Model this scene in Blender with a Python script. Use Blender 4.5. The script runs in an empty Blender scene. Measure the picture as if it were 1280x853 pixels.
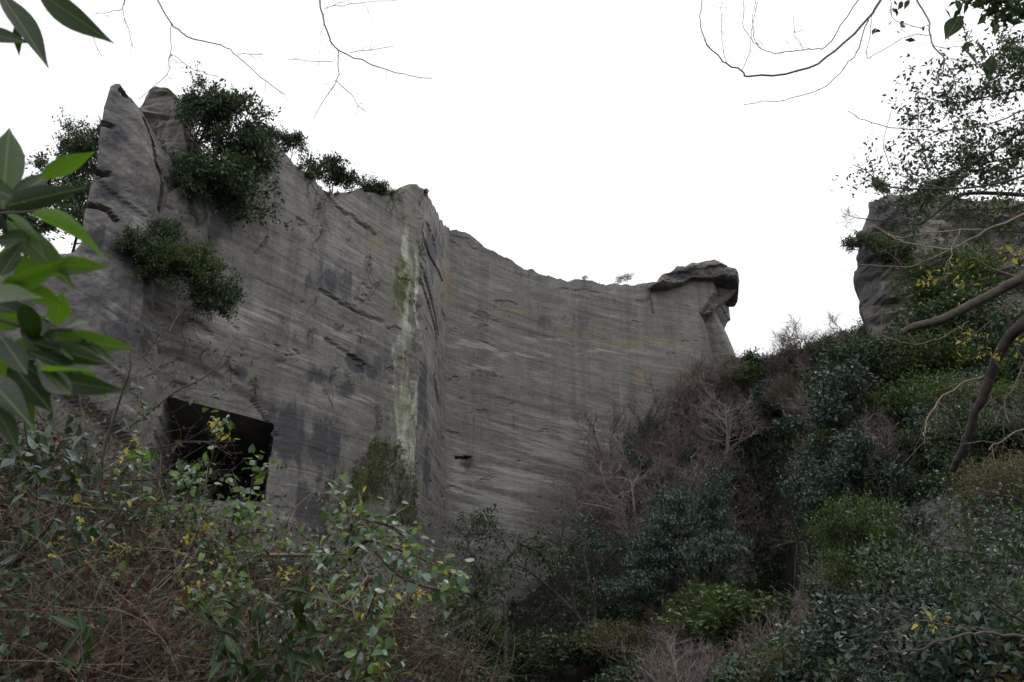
import bpy, math, random
import numpy as np
from mathutils import Vector, Matrix
SC = bpy.context.scene
COL = SC.collection
random.seed(7); RNG = np.random.default_rng(7)

# ------------------------------------------------------------------ camera
F = 995.0; CX, CY = 640.0, 426.5; PITCH = math.radians(20.0); CAMZ = 1.6
cd = bpy.data.cameras.new('camera'); cam = bpy.data.objects.new('camera', cd); COL.objects.link(cam)
cd.sensor_width = 36; cd.lens = F / 1280 * 36; cd.clip_start = 0.05; cd.clip_end = 2000
cam.location = (0, 0, CAMZ); cam.rotation_euler = (math.pi / 2 + PITCH, 0, 0)
SC.camera = cam
cd.dof.use_dof = True; cd.dof.focus_distance = 22; cd.dof.aperture_fstop = 6.3

# ------------------------------------------------------------------ world, sun, exposure
SUN_EL, SUN_AZ = math.radians(52), math.radians(35)
w = bpy.data.worlds.new('World'); SC.world = w; w.use_nodes = True
nt = w.node_tree; bg = nt.nodes['Background']
sky = nt.nodes.new('ShaderNodeTexSky'); sky.sky_type = 'NISHITA'; sky.sun_disc = False
sky.sun_elevation = SUN_EL; sky.sun_rotation = SUN_AZ
mx = nt.nodes.new('ShaderNodeMix'); mx.data_type = 'RGBA'; mx.inputs[0].default_value = 0.93
mx.inputs[7].default_value = (11.2, 11.2, 11.4, 1)
nt.links.new(sky.outputs[0], mx.inputs[6]); nt.links.new(mx.outputs[2], bg.inputs[0])
bg.inputs[1].default_value = 0.1
sl = bpy.data.lights.new('sun', 'SUN'); sl.energy = 0.5; sl.angle = math.radians(25); sl.color = (1, .97, .92)
so = bpy.data.objects.new('sun', sl); COL.objects.link(so)
sd = Vector((math.sin(SUN_AZ) * math.cos(SUN_EL), math.cos(SUN_AZ) * math.cos(SUN_EL), math.sin(SUN_EL)))
so.rotation_euler = sd.to_track_quat('Z', 'Y').to_euler()
SC.view_settings.view_transform = 'Standard'; SC.view_settings.look = 'None'
SC.view_settings.exposure = 0.18; SC.view_settings.gamma = 1.0

# ------------------------------------------------------------------ projection helpers
SP, CP = math.sin(PITCH), math.cos(PITCH)
def ray(px, py):
    r = (px - CX) / F; u = (CY - py) / F
    return np.array([r, CP - u * SP, SP + u * CP])
def at(px, py, Y):
    d = ray(px, py); return Vector((d[0] * Y / d[1], Y, CAMZ + d[2] * Y / d[1]))
def proj(x, y, z):
    z = z - CAMZ; dep = y * CP + z * SP; up = z * CP - y * SP
    dep = np.where(np.abs(dep) < .01, .01, dep)
    return CX + F * x / dep, CY - F * up / dep
def zfor(x, y, py):            # height above (x, y) that projects to image row py
    u = (CY - py) / F
    return CAMZ + y * (u * CP + SP) / (CP - u * SP)

# ------------------------------------------------------------------ numpy noise
def _h(i, j, k, s):
    n = (i * 374761393 + j * 668265263 + k * 2147483647 + s * 974634777) & 0xffffffff
    n = ((n ^ (n >> 13)) * 1274126177) & 0xffffffff
    n = ((n ^ (n >> 16)) * 2246822519) & 0xffffffff
    return ((n ^ (n >> 15)) & 0xffff) / 32767.5 - 1
def vn(x, y, z, s=0):
    x, y, z = np.broadcast_arrays(np.asarray(x, float), np.asarray(y, float), np.asarray(z, float))
    i, j, k = [np.floor(a).astype(np.int64) for a in (x, y, z)]
    f = [a - np.floor(a) for a in (x, y, z)]; f = [a * a * (3 - 2 * a) for a in f]
    r = 0
    for a in (0, 1):
        for b in (0, 1):
            for c in (0, 1):
                wgt = (f[0] if a else 1 - f[0]) * (f[1] if b else 1 - f[1]) * (f[2] if c else 1 - f[2])
                r = r + wgt * _h(i + a, j + b, k + c, s)
    return r
def fbm(x, y, z, o=4, s=0, g=.5):
    r = 0; a = 1
    for q in range(o):
        r = r + a * vn(x, y, z, s + q); x = x * 2.03; y = y * 2.03; z = z * 2.03; a *= g
    return r
def smooth(a, b, x):
    t = np.clip((x - a) / (b - a), 0, 1); return t * t * (3 - 2 * t)

# ------------------------------------------------------------------ object helpers
def mesh_np(name, V, Fc, mats, attrs=None, smooth_=False, matidx=None):
    """V (n,3); Fc (m,k) int array of one face size, or a list of such arrays"""
    if isinstance(Fc, np.ndarray): Fc = [Fc]
    Fc = [f for f in Fc if len(f)]
    me = bpy.data.meshes.new(name)
    nl = sum(f.size for f in Fc); nf = sum(len(f) for f in Fc)
    me.vertices.add(len(V)); me.vertices.foreach_set('co', np.ascontiguousarray(V, dtype=np.float32).ravel())
    me.loops.add(nl); me.loops.foreach_set('vertex_index', np.concatenate([f.ravel() for f in Fc]).astype(np.int32))
    me.polygons.add(nf)
    tot = np.concatenate([np.full(len(f), f.shape[1]) for f in Fc]); st = np.concatenate([[0], np.cumsum(tot)[:-1]])
    me.polygons.foreach_set('loop_start', st.astype(np.int32))
    for m in (mats if isinstance(mats, (list, tuple)) else [mats]): me.materials.append(m)
    if matidx is not None: me.polygons.foreach_set('material_index', np.asarray(matidx, dtype=np.int32))
    me.update(calc_edges=True)
    me.polygons.foreach_set('use_smooth', np.full(nf, bool(smooth_)))
    for k, a in (attrs or {}).items():
        at_ = me.attributes.new(k, 'FLOAT', 'POINT'); at_.data.foreach_set('value', np.asarray(a, dtype=np.float32).ravel())
    return me
def link(name, data, parent=None, loc=None):
    o = bpy.data.objects.new(name, data); COL.objects.link(o)
    if parent is not None: o.parent = parent
    if loc is not None: o.location = loc
    return o
def tag(o, label=None, cat=None, group=None, kind=None):
    if label: o['label'] = label
    if cat: o['category'] = cat
    if group: o['group'] = group
    if kind: o['kind'] = kind
    return o
def thing(name, loc, label, cat, group=None):
    return tag(link(name, None, None, loc), label, cat, group)

# ------------------------------------------------------------------ materials
class NB:
    def __init__(s, name):
        s.m = bpy.data.materials.new(name); s.m.use_nodes = True; s.t = s.m.node_tree
        s.p = s.t.nodes['Principled BSDF']; s.out = s.t.nodes['Material Output']
    def n(s, ty, **kw):
        nd = s.t.nodes.new(ty)
        for k, v in kw.items(): setattr(nd, k, v)
        return nd
    def l(s, a, b): s.t.links.new(a, b)
    def noise(s, co, scale, detail=5, rough=.6, vec=(1, 1, 1), dist=0, off=(0, 0, 0)):
        mp = s.n('ShaderNodeMapping'); mp.inputs['Scale'].default_value = vec; mp.inputs['Location'].default_value = off; s.l(co, mp.inputs[0])
        nz = s.n('ShaderNodeTexNoise'); nz.inputs['Scale'].default_value = scale; nz.inputs['Detail'].default_value = detail
        nz.inputs['Roughness'].default_value = rough; nz.inputs['Distortion'].default_value = dist
        s.l(mp.outputs[0], nz.inputs['Vector']); return nz.outputs['Fac']
    def ramp(s, f, stops):
        r = s.n('ShaderNodeValToRGB'); s.l(f, r.inputs[0]); e = r.color_ramp.elements
        while len(e) < len(stops): e.new(.5)
        for q, (p, c) in enumerate(stops):
            e[q].position = p; e[q].color = (c, c, c, 1) if isinstance(c, (int, float)) else (*c, 1)
        return r.outputs[0]
    def mix(s, f, a, b, mode='MIX'):
        m = s.n('ShaderNodeMix', data_type='RGBA', blend_type=mode)
        for v, i in ((f, 0), (a, 6), (b, 7)):
            if isinstance(v, (int, float)): m.inputs[i].default_value = v
            elif isinstance(v, tuple): m.inputs[i].default_value = (*v, 1)
            else: s.l(v, m.inputs[i])
        return m.outputs[2]
    def math(s, op, a, b=0.0):
        m = s.n('ShaderNodeMath', operation=op)
        for v, i in ((a, 0), (b, 1)):
            if isinstance(v, (int, float)): m.inputs[i].default_value = v
            else: s.l(v, m.inputs[i])
        return m.outputs[0]
    def bump(s, h, st, dist, prev=None):
        b = s.n('ShaderNodeBump'); b.inputs['Strength'].default_value = st; b.inputs['Distance'].default_value = dist
        s.l(h, b.inputs['Height'])
        if prev: s.l(prev, b.inputs['Normal'])
        return b.outputs[0]

def rock_material(name, base=(.268, .256, .23), dark=(.135, .13, .13), light=(.37, .362, .335), cut=1.0, tilt=0.0):
    b = NB(name); geo = b.n('ShaderNodeNewGeometry'); P = geo.outputs['Position']
    big = b.noise(P, .09, 6, .6); med = b.noise(P, .55, 8, .65, (1, 1, 1.8)); fine = b.noise(P, 4.5, 8, .75)
    sx = b.n('ShaderNodeSeparateXYZ'); b.l(P, sx.inputs[0]); cx_ = b.n('ShaderNodeCombineXYZ'); b.l(sx.outputs[0], cx_.inputs[0]); b.l(sx.outputs[1], cx_.inputs[1])
    zt_ = b.math('ADD', sx.outputs[2], b.math('MULTIPLY', sx.outputs[0], tilt)); ct_ = b.n('ShaderNodeCombineXYZ'); b.l(sx.outputs[0], ct_.inputs[0]); b.l(sx.outputs[1], ct_.inputs[1]); b.l(zt_, ct_.inputs[2])
    b.l(b.math('ADD', zt_, b.math('MULTIPLY', b.math('MAXIMUM', b.math('ADD', sx.outputs[0], 7.0), 0.0), .17)), cx_.inputs[2])
    strat = b.noise(cx_.outputs[0], 1.0, 7, .66, (.09, .09, 1.3), .8)           # beds
    saw = b.noise(ct_.outputs[0], 1.0, 6, .72, (.16, .16, 11), .1)             # saw cut courses
    drip = b.noise(P, 1.0, 5, .6, (.95, .95, .045), .3)            # vertical run-off
    c = b.mix(b.ramp(med, [(.3, 0), (.72, 1)]), dark, base)
    c = b.mix(b.math('MULTIPLY', b.ramp(big, [(.35, 0), (.65, 1)]), .5), c, (.20, .182, .15))
    c = b.mix(b.math('MULTIPLY', b.ramp(strat, [(.52, 0), (.70, 1)]), .45), c, light)
    c = b.mix(b.math('MULTIPLY', b.ramp(strat, [(.33, 1), (.46, 0)]), .5), c, (.11, .104, .107))
    c = b.mix(b.math('MULTIPLY', b.ramp(saw, [(.36, 1), (.47, 0)]), .20 * cut), c, (.10, .096, .098))
    c = b.mix(b.math('MULTIPLY', b.ramp(saw, [(.56, 0), (.68, 1)]), .15 * cut), c, (.42, .41, .385))
    c = b.mix(b.math('MULTIPLY', b.ramp(drip, [(.34, 1), (.5, 0)]), .42), c, (.095, .092, .10))
    c = b.mix(b.math('MULTIPLY', b.ramp(drip, [(.58, 0), (.7, 1)]), .2), c, light)
    c = b.mix(b.ramp(fine, [(.2, .55), (.5, 1.0), (.85, 1.3)]), (0, 0, 0), c, 'MIX') if False else b.mix(1.0, c, b.ramp(fine, [(.25, .62), (.5, .97), (.75, 1.25)]), 'MULTIPLY')
    def attr(nm):
        a = b.n('ShaderNodeAttribute'); a.attribute_name = nm; return a.outputs['Fac']
    nbrk = b.noise(P, 1.3, 8, .7, (1, 1, .6)); nb2 = b.noise(P, .8, 7, .7, (1, 1, .35), .5, (9, 3, 5))
    def mask(nm, nz, k=2.4):     # attribute eroded by noise
        return b.ramp(b.math('ADD', b.math('MULTIPLY', attr(nm), 1.25), b.math('MULTIPLY', b.math('SUBTRACT', nz, .62), k)), [(.25, 0), (.6, 1)])
    c = b.mix(b.math('MULTIPLY', mask('stain_shade', nb2), .8), c, (.055, .053, .066))  # seep stains, and shade painted on the overhang pieces
    c = b.mix(b.math('MULTIPLY', mask('pale', b.math('ADD', b.math('MULTIPLY', strat, .55), b.math('MULTIPLY', saw, .45)), 4.5), .5), c, (.43, .42, .385))
    c = b.mix(b.math('MULTIPLY', mask('lichen', b.math('ADD', b.math('MULTIPLY', nbrk, .5), b.math('MULTIPLY', drip, .5)), 3.0), .8), c, b.mix(b.ramp(nb2, [(.4, 0), (.6, 1)]), (.26, .27, .17), (.50, .53, .45)))
    c = b.mix(b.math('MULTIPLY', mask('ochre', b.math('ADD', b.math('MULTIPLY', strat, .6), b.math('MULTIPLY', nbrk, .4)), 4.0), .4), c, (.25, .19, .075))
    c = b.mix(b.math('MULTIPLY', mask('moss', nbrk), .9), c, b.mix(fine, (.035, .05, .018), (.11, .12, .04)))
    b.l(c, b.p.inputs['Base Color']); b.p.inputs['Roughness'].default_value = .92
    b.p.inputs['Specular IOR Level'].default_value = .25
    n1 = b.bump(fine, .5, .06); n2 = b.bump(saw, .25 * cut, .015, n1); n3 = b.bump(med, .22, .15, n2); n4 = b.bump(strat, .18, .1, n3)
    b.l(n4, b.p.inputs['Normal'])
    return b.m

def soil_material():
    b = NB('forest_soil'); P = b.n('ShaderNodeNewGeometry').outputs['Position']
    n = b.noise(P, 1.2, 8, .7); n2 = b.noise(P, 9, 6, .7)
    c = b.mix(b.ramp(n, [(.35, 0), (.65, 1)]), (.014, .012, .010), (.038, .033, .027))
    c = b.mix(b.ramp(n2, [(.5, 0), (.7, 1)]), c, (.05, .06, .025))
    at_ = b.n('ShaderNodeAttribute'); at_.attribute_name = 'rock'; nr = b.noise(P, 2.2, 8, .7, (1, 1, .4))
    c = b.mix(b.ramp(b.math('ADD', at_.outputs['Fac'], b.math('MULTIPLY', b.math('SUBTRACT', nr, .6), 1.6)), [(.25, 0), (.55, 1)]), c, b.mix(b.ramp(nr, [(.35, 0), (.65, 1)]), (.09, .088, .085), (.30, .295, .28)))
    b.l(c, b.p.inputs['Base Color']); b.p.inputs['Roughness'].default_value = .95
    b.l(b.bump(n2, 1.0, .3, b.bump(n, 1.0, .8)), b.p.inputs['Normal']); return b.m

def leaf_material(name, stops, trans=(.12, .2, .03), tf=.25, rough=.42, spec=.5, veins=False, big=.25):
    b = NB(name); g = b.n('ShaderNodeNewGeometry'); P = g.outputs['Position']
    oi = b.n('ShaderNodeObjectInfo').outputs['Random']
    r = g.outputs['Random Per Island']
    rr = b.math('FRACT', b.math('ADD', r, b.math('MULTIPLY', oi, 3.7)))
    n = b.noise(P, .8 if not veins else 25, 4, .6)
    f = b.math('ADD', b.math('MULTIPLY', rr, 1 - big), b.math('MULTIPLY', b.ramp(n, [(.3, 0), (.7, 1)]), big))
    c = b.ramp(f, stops)
    if veins:
        tc = b.n('ShaderNodeTexCoord').outputs['Object']; sp = b.n('ShaderNodeSeparateXYZ'); b.l(tc, sp.inputs[0])
        ay = b.math('ABSOLUTE', sp.outputs[1])
        mid = b.ramp(ay, [(.004, 1), (.013, 0)])
        sv = b.n('ShaderNodeTexWave'); sv.inputs['Scale'].default_value = 3.2; sv.inputs['Distortion'].default_value = 1.0
        cb = b.n('ShaderNodeCombineXYZ'); b.l(b.math('SUBTRACT', sp.outputs[0], b.math('MULTIPLY', ay, .8)), cb.inputs[0]); b.l(cb.outputs[0], sv.inputs['Vector'])
        c = b.mix(b.math('MULTIPLY', mid, .5), c, (.22, .30, .09))
        c = b.mix(b.math('MULTIPLY', b.ramp(sv.outputs['Fac'], [(.8, 0), (1, 1)]), .05), c, (.16, .24, .06))
        sp2 = b.noise(P, 60, 3, .6); c = b.mix(b.math('MULTIPLY', b.ramp(sp2, [(.68, 0), (.74, 1)]), .5), c, (.05, .03, .01))
        b.l(b.bump(sv.outputs['Fac'], .12, .001), b.p.inputs['Normal'])
    b.l(c, b.p.inputs['Base Color']); b.p.inputs['Roughness'].default_value = rough
    b.p.inputs['Specular IOR Level'].default_value = spec
    tr = b.n('ShaderNodeBsdfTranslucent'); tr.inputs[0].default_value = (*trans, 1)
    ms = b.n('ShaderNodeMixShader'); ms.inputs[0].default_value = tf
    b.l(b.p.outputs[0], ms.inputs[1]); b.l(tr.outputs[0], ms.inputs[2]); b.l(ms.outputs[0], b.out.inputs[0])
    return b.m

def bark_material(name, a, c_, scale=6):
    b = NB(name); P = b.n('ShaderNodeNewGeometry').outputs['Position']
    n = b.noise(P, scale, 8, .7); g = b.n('ShaderNodeNewGeometry').outputs['Random Per Island']
    f = b.math('ADD', b.math('MULTIPLY', n, .6), b.math('MULTIPLY', g, .4))
    b.l(b.ramp(f, [(.3, a), (.7, c_)]), b.p.inputs['Base Color']); b.p.inputs['Roughness'].default_value = .85
    b.l(b.bump(n, .7, .02), b.p.inputs['Normal']); return b.m

M = {}
M['cliff'] = rock_material('cut_tuff_rock')
M['slant'] = rock_material('slanting_tuff_rock', (.235, .225, .215), (.10, .096, .10), (.36, .35, .335), cut=1.8, tilt=.55)
M['rough'] = rock_material('weathered_tuff_rock', (.205, .19, .172), (.07, .067, .068), (.29, .275, .255), cut=.5)
M['soil'] = soil_material()
M['ever'] = leaf_material('evergreen_leaf', [(0, (.018, .038, .018)), (.5, (.046, .085, .038)), (1, (.105, .16, .068))], (.05, .09, .02), .2)
M['blue'] = leaf_material('bluish_leaf', [(0, (.022, .042, .033)), (.6, (.06, .10, .076)), (1, (.14, .19, .155))], (.05, .08, .04), .15, .38)
M['lush'] = leaf_material('lush_green_leaf', [(0, (.02, .042, .012)), (.5, (.05, .088, .022)), (1, (.11, .155, .04))], (.09, .16, .02), .25)
M['olive'] = leaf_material('olive_leaf', [(0, (.05, .045, .02)), (.5, (.09, .085, .035)), (1, (.16, .14, .06))], (.15, .14, .03), .25, .6)
M['dry'] = leaf_material('dry_leaf', [(0, (.03, .02, .014)), (.5, (.085, .054, .036)), (1, (.24, .17, .115))], (.12, .07, .03), .15, .8, .2)
M['yellow'] = leaf_material('yellow_leaf', [(0, (.30, .25, .03)), (.6, (.52, .48, .06)), (1, (.55, .36, .06))], (.55, .48, .05), .35, .5)
M['ivy'] = leaf_material('ivy_leaf', [(0, (.04, .08, .045)), (.5, (.10, .17, .11)), (1, (.30, .38, .33))], (.12, .22, .05), .22, .3, .6)  # palest tone paints glints into the leaf colour
M['ivyg'] = leaf_material('fresh_ivy_leaf', [(0, (.05, .10, .02)), (.5, (.11, .19, .04)), (1, (.20, .30, .08))], (.2, .36, .04), .3, .35)
M['bigleaf'] = leaf_material('broad_leaf', [(0, (.015, .034, .009)), (.5, (.028, .058, .013)), (1, (.05, .095, .02))], (.14, .30, .02), .4, .42, .28, True)  # brighter leaf copy: light shining through is put into its colour
M['bigdark'] = leaf_material('dark_broad_leaf', [(0, (.012, .026, .01)), (.5, (.022, .042, .016)), (1, (.04, .07, .028))], (.05, .11, .015), .2, .5, .25, True)  # darker copy of the broad leaf, without the painted light
M['twig'] = bark_material('bare_twig', (.095, .075, .066), (.28, .228, .205))
M['palet'] = bark_material('pale_dry_vine', (.085, .06, .045), (.31, .235, .175))
M['bark'] = bark_material('dark_bark', (.022, .018, .016), (.075, .064, .056))
M['lbark'] = bark_material('brown_bark', (.035, .028, .023), (.13, .108, .09), 14)

# ------------------------------------------------------------------ tubes and leaves
def tubes(polys, sides=3):
    """polys: list of (points (n,3), radii (n,)) -> V, F ; batched per length"""
    Vs, Fs = [], []; off = 0; by = {}
    for p, r in polys: by.setdefault(len(p), []).append((p, r))
    for n, lst in by.items():
        P = np.array([a for a, _ in lst], float); R = np.array([b for _, b in lst], float)
        T = np.gradient(P, axis=1) if n > 1 else P
        T /= np.linalg.norm(T, axis=2, keepdims=True) + 1e-9
        up = np.where(np.abs(T[:, :1, 2:3]) > .9, np.array([1., 0, 0]), np.array([0., 0, 1.]))
        A = np.cross(T, np.broadcast_to(up, T.shape)); A /= np.linalg.norm(A, axis=2, keepdims=True) + 1e-9
        B = np.cross(T, A); ang = np.arange(sides) * 2 * math.pi / sides
        ring = A[:, :, None, :] * np.cos(ang)[None, None, :, None] + B[:, :, None, :] * np.sin(ang)[None, None, :, None]
        V = (P[:, :, None, :] + ring * R[:, :, None, None]).reshape(-1, 3)
        m = len(lst); idx = np.arange(m * n * sides).reshape(m, n, sides) + off
        a = idx[:, :-1]; b = idx[:, 1:]
        q = np.stack([a, np.roll(a, -1, 2), np.roll(b, -1, 2), b], -1).reshape(-1, 4)
        Vs.append(V); Fs.append(q); off += len(V)
    return np.concatenate(Vs), np.concatenate(Fs)

def leaves(P, D, N, L, W, fold=.25):
    """quads (rhombus) per leaf"""
    P = np.asarray(P, float); D = D / (np.linalg.norm(D, axis=1, keepdims=True) + 1e-9)
    S = np.cross(D, N); S /= np.linalg.norm(S, axis=1, keepdims=True) + 1e-9; N2 = np.cross(S, D)
    L = np.asarray(L)[:, None]; W = np.asarray(W)[:, None]
    a = P; b = P + D * L * .45 + S * W * .5 + N2 * W * fold; c = P + D * L; d = P + D * L * .45 - S * W * .5 + N2 * W * fold
    V = np.stack([a, b, c, d], 1).reshape(-1, 3)
    Fq = np.arange(len(V)).reshape(-1, 4); return V, Fq
def rdir(n, rng, up=0.0):
    v = rng.normal(size=(n, 3)); v[:, 2] += up; return v / np.linalg.norm(v, axis=1, keepdims=True)

def branch_tree(rng, height, spread, levels=4, kids=(5, 5, 4, 3), trunk_r=.12, droop=0.0, lean=(0, 0), bare=.35, wig=.18, rmin=.008, layered=False, multi=1):
    """returns polylines (list) and tips (n,3) with directions"""
    polys = []; tips = []
    def grow(p, d, L, r, lv):
        n = 5 if lv < 2 else 4 if lv == 2 else 3
        pts = [np.array(p)]; dd = np.array(d)
        for _ in range(n - 1):
            dd = dd + rng.normal(size=3) * wig * (1 if lv else .5); dd[2] += .06 - droop * .1; dd /= np.linalg.norm(dd)
            pts.append(pts[-1] + dd * L / (n - 1))
        pts = np.array(pts); rr = np.linspace(r, max(r * .42, rmin * .6), n); polys.append((pts, rr))
        if lv >= levels - 1:
            tips.append((pts[-1], dd)); tips.append((pts[len(pts) // 2], dd)); return
        k = kids[lv]
        for q in range(k):
            t = bare + (1 - bare) * (q + rng.random()) / k if lv == 0 else .25 + .75 * (q + rng.random()) / k
            f = t * (n - 1); i = min(int(f), n - 2); base = pts[i] + (pts[i + 1] - pts[i]) * (f - i)
            az = rng.random() * 2 * math.pi
            side = np.array([math.cos(az), math.sin(az), 0])
            if lv == 0:
                nd = side * spread / height * 1.5 + np.array([0, 0, (.12 if layered else .55)]) + dd * .2
            else:
                side = side - dd * side.dot(dd); nd = dd * .75 + side * .75 + np.array([0, 0, -droop * .3 + (.0 if layered else .12)])
                if layered: nd[2] *= .3
            nd /= np.linalg.norm(nd)
            Ln = (spread * .62 * (1.15 - .45 * t) if lv == 0 else L * (.62 - .12 * t)) * (.7 + .6 * rng.random())
            grow(base, nd, Ln, max(r * (.5 if lv == 0 else .55), rmin), lv + 1)
    for m_ in range(multi):
        a = rng.random() * 6.28; k = .35 if multi > 1 else 0
        d0 = np.array([lean[0] + k * math.cos(a), lean[1] + k * math.sin(a), 1.0]); d0 /= np.linalg.norm(d0)
        grow(np.array([0, 0, -.3]), d0, height * .82, trunk_r, 0)
    return polys, np.array([t[0] for t in tips]), np.array([t[1] for t in tips])

PROTO = {}
def tree_proto(key, seed, height=5, spread=3, leaf=None, lsize=.16, per=8, clump=.35, bark='bark', flat=False, **kw):
    _proto(key, seed, height, spread, leaf, lsize, per, clump, bark, flat, **kw)
    if leaf: _proto(key + 'S', seed + 50, height, spread, leaf, lsize * 1.9, max(3, int(per * .36)), clump * 1.3, bark, flat, **kw)
def _proto(key, seed, height=5, spread=3, leaf=None, lsize=.16, per=8, clump=.35, bark='bark', flat=False, **kw):
    rng = np.random.default_rng(seed)
    polys, tp, td = branch_tree(rng, height, spread, **kw)
    V, Fq = tubes(polys[:1], 6)
    tr = mesh_np(key + '_trunk', V, Fq, M[bark])
    V, Fq = tubes(polys[1:], 3)
    br = mesh_np(key + '_branches', V, Fq, M[bark])
    cr = None
    if leaf:
        n = len(tp) * per
        P = np.repeat(tp, per, 0) + rng.normal(size=(n, 3)) * clump * (np.array([1, 1, .25]) if flat else np.array([1, 1, .75]))
        D = np.repeat(td, per, 0) * .5 + rdir(n, rng) + np.array([0, 0, -.15]); N = rdir(n, rng, 1.6)
        L = lsize * (.6 + .8 * rng.random(n)); V, Fq = leaves(P, D, N, L, L * .5)
        cr = mesh_np(key + '_crown', V, Fq, M[leaf])
    PROTO[key] = (tr, br, cr, height)
def put_tree(key, name, loc, h, label, cat='tree', rz=None, wide=1.0, group=None, tilt=(0, 0)):
    if key + 'S' in PROTO and h / PROTO[key][3] < .62: key += 'S'
    tr, br, cr, H = PROTO[key]; s = h / H
    t = thing(name, loc, label, cat, group); t.scale = (s * wide, s * wide, s)
    t.rotation_euler = (tilt[0], tilt[1], random.random() * 6.28 if rz is None else rz)
    link('trunk', tr, t); link('branches', br, t)
    if cr: link('crown', cr, t)
    return t

def branches_obj(parent, polys, mat, sides=5, name='branch'):
    V, Fq = tubes(polys, sides)
    return link(name, mesh_np(name, V - np.array(parent.location), Fq, M[mat], smooth_=True), parent)

# ------------------------------------------------------------------ pixel-space masks for the rock's own marks and painted shade
def seg_d(px, py, pts):
    d = np.full(np.shape(px), 1e9)
    for (x0, y0), (x1, y1) in zip(pts[:-1], pts[1:]):
        dx, dy = x1 - x0, y1 - y0; t = np.clip(((px - x0) * dx + (py - y0) * dy) / (dx * dx + dy * dy + 1e-9), 0, 1)
        d = np.minimum(d, np.hypot(px - x0 - t * dx, py - y0 - t * dy))
    return d
def blob(px, py, lst):
    r = np.zeros(np.shape(px))
    for cx, cy, rx, ry in lst: r = np.maximum(r, 1 - np.hypot((px - cx) / rx, (py - cy) / ry) * .75)
    return np.clip(r, 0, 1)

# ------------------------------------------------------------------ quarry cliff (left wall, return, back wall) as one solid
AZ_A, AZ_B = math.radians(31), math.radians(4)
p0 = at(519, 450, 60); P0 = np.array([p0.x, p0.y])
dA = np.array([math.sin(AZ_A), math.cos(AZ_A)])
path = [P0 - dA * t for t in np.arange(62, 0, -.14)] + [P0]
d = np.array([math.sin(AZ_B), math.cos(AZ_B)])
nA = len(path)
q = P0.copy(); px_, _ = proj(q[0], q[1], np.float64(20))
while px_ < 555:
    q = q + d * .16; path.append(q.copy()); px_, _ = proj(q[0], q[1], np.float64(20))
nB = len(path); s_ = 0
while px_ < 905 or s_ < 20:
    a = math.radians(52 + 36 * min(1, s_ / 26)); q = q + np.array([math.sin(a), math.cos(a)]) * .12; s_ += .12
    path.append(q.copy()); px_, _ = proj(q[0], q[1], np.float64(24))
path = np.array(path); QEND = path[-1].copy()
seg = np.concatenate([[0], np.cumsum(np.linalg.norm(np.diff(path, axis=0), axis=1))])
TOPX = [-900, 60, 110, 150, 200, 235, 262, 300, 330, 352, 366, 376, 390, 402, 430, 470, 492, 505, 523, 532, 545, 556, 562, 580, 610, 640, 655, 680, 700, 730, 760, 800, 830, 905]
TOPY = [600, 470, 420, 300, 238, 232, 215, 190, 172, 178, 200, 212, 226, 240, 239, 240, 243, 238, 230, 238, 262, 281, 285, 291, 310, 326, 337, 343, 349, 352, 355, 357, 352, 344]
zt = np.full(len(path), 30.0)
for _ in range(12):
    px_, _ = proj(path[:, 0], path[:, 1], zt); zt = zfor(path[:, 0], path[:, 1], np.interp(px_, TOPX, TOPY))
zt = np.where(path[:, 1] < 14, np.minimum(zt, 22), zt); zt = np.clip(zt, 5, 48)
k = np.ones(9) / 9; zt[9:nA - 20] = np.convolve(zt, k, 'same')[9:nA - 20]
ZB = -8.0; ZM = zt.max() + .2
zrows = np.arange(ZB, ZM, .14)
# right-hand boundary of the back wall by height (undercut beneath the overhang)
EPX = [(344, 900), (360, 897), (368, 889), (380, 881), (391, 873), (400, 875), (420, 880), (447, 887), (520, 900), (900, 900)]
side_n = 44; side_az = math.radians(25)
nC = len(path); NU = nC + side_n
X = np.empty((len(zrows), NU)); Y = X.copy(); Z = X.copy(); NX = X.copy(); NY = X.copy()
tang = np.gradient(path, axis=0); tang /= np.linalg.norm(tang, axis=1, keepdims=True)
# blur normals lightly on curved part only
nrm = np.stack([tang[:, 1], -tang[:, 0]], 1)
nrm[:nA] = (math.cos(AZ_A), -math.sin(AZ_A)); nrm[nA:nB] = (math.cos(AZ_B), -math.sin(AZ_B))
for r, z in enumerate(zrows):
    zz = np.minimum(z, zt)
    pxr, pyr = proj(path[:, 0], path[:, 1], np.full(nC, z))
    lim = np.interp(pyr, [e[0] for e in EPX], [e[1] for e in EPX])
    over = np.where((pxr > lim) & (np.arange(nC) > nB + 20))[0]
    e = over[0] if len(over) else nC - 1
    idx = np.minimum(np.arange(nC), e)
    X[r, :nC] = path[idx, 0]; Y[r, :nC] = path[idx, 1]; Z[r, :nC] = np.minimum(z, zt[idx])
    NX[r, :nC] = nrm[idx, 0]; NY[r, :nC] = nrm[idx, 1]
    t = (np.arange(side_n) + 1) * .22
    X[r, nC:] = path[e, 0] + math.sin(side_az) * t; Y[r, nC:] = path[e, 1] + math.cos(side_az) * t
    Z[r, nC:] = np.minimum(z, zt[-1]); NX[r, nC:] = math.cos(side_az); NY[r, nC:] = -math.sin(side_az)
U = np.concatenate([seg, seg[-1] + (np.arange(side_n) + 1) * .22]); UU = np.broadcast_to(U, X.shape)
PX, PY = proj(X, Y, Z); col = np.broadcast_to(np.arange(NU), X.shape)
isA = col < nA; isB = (col >= nA) & (col < nB); isC = (col >= nB) & (col < nC)
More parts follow.
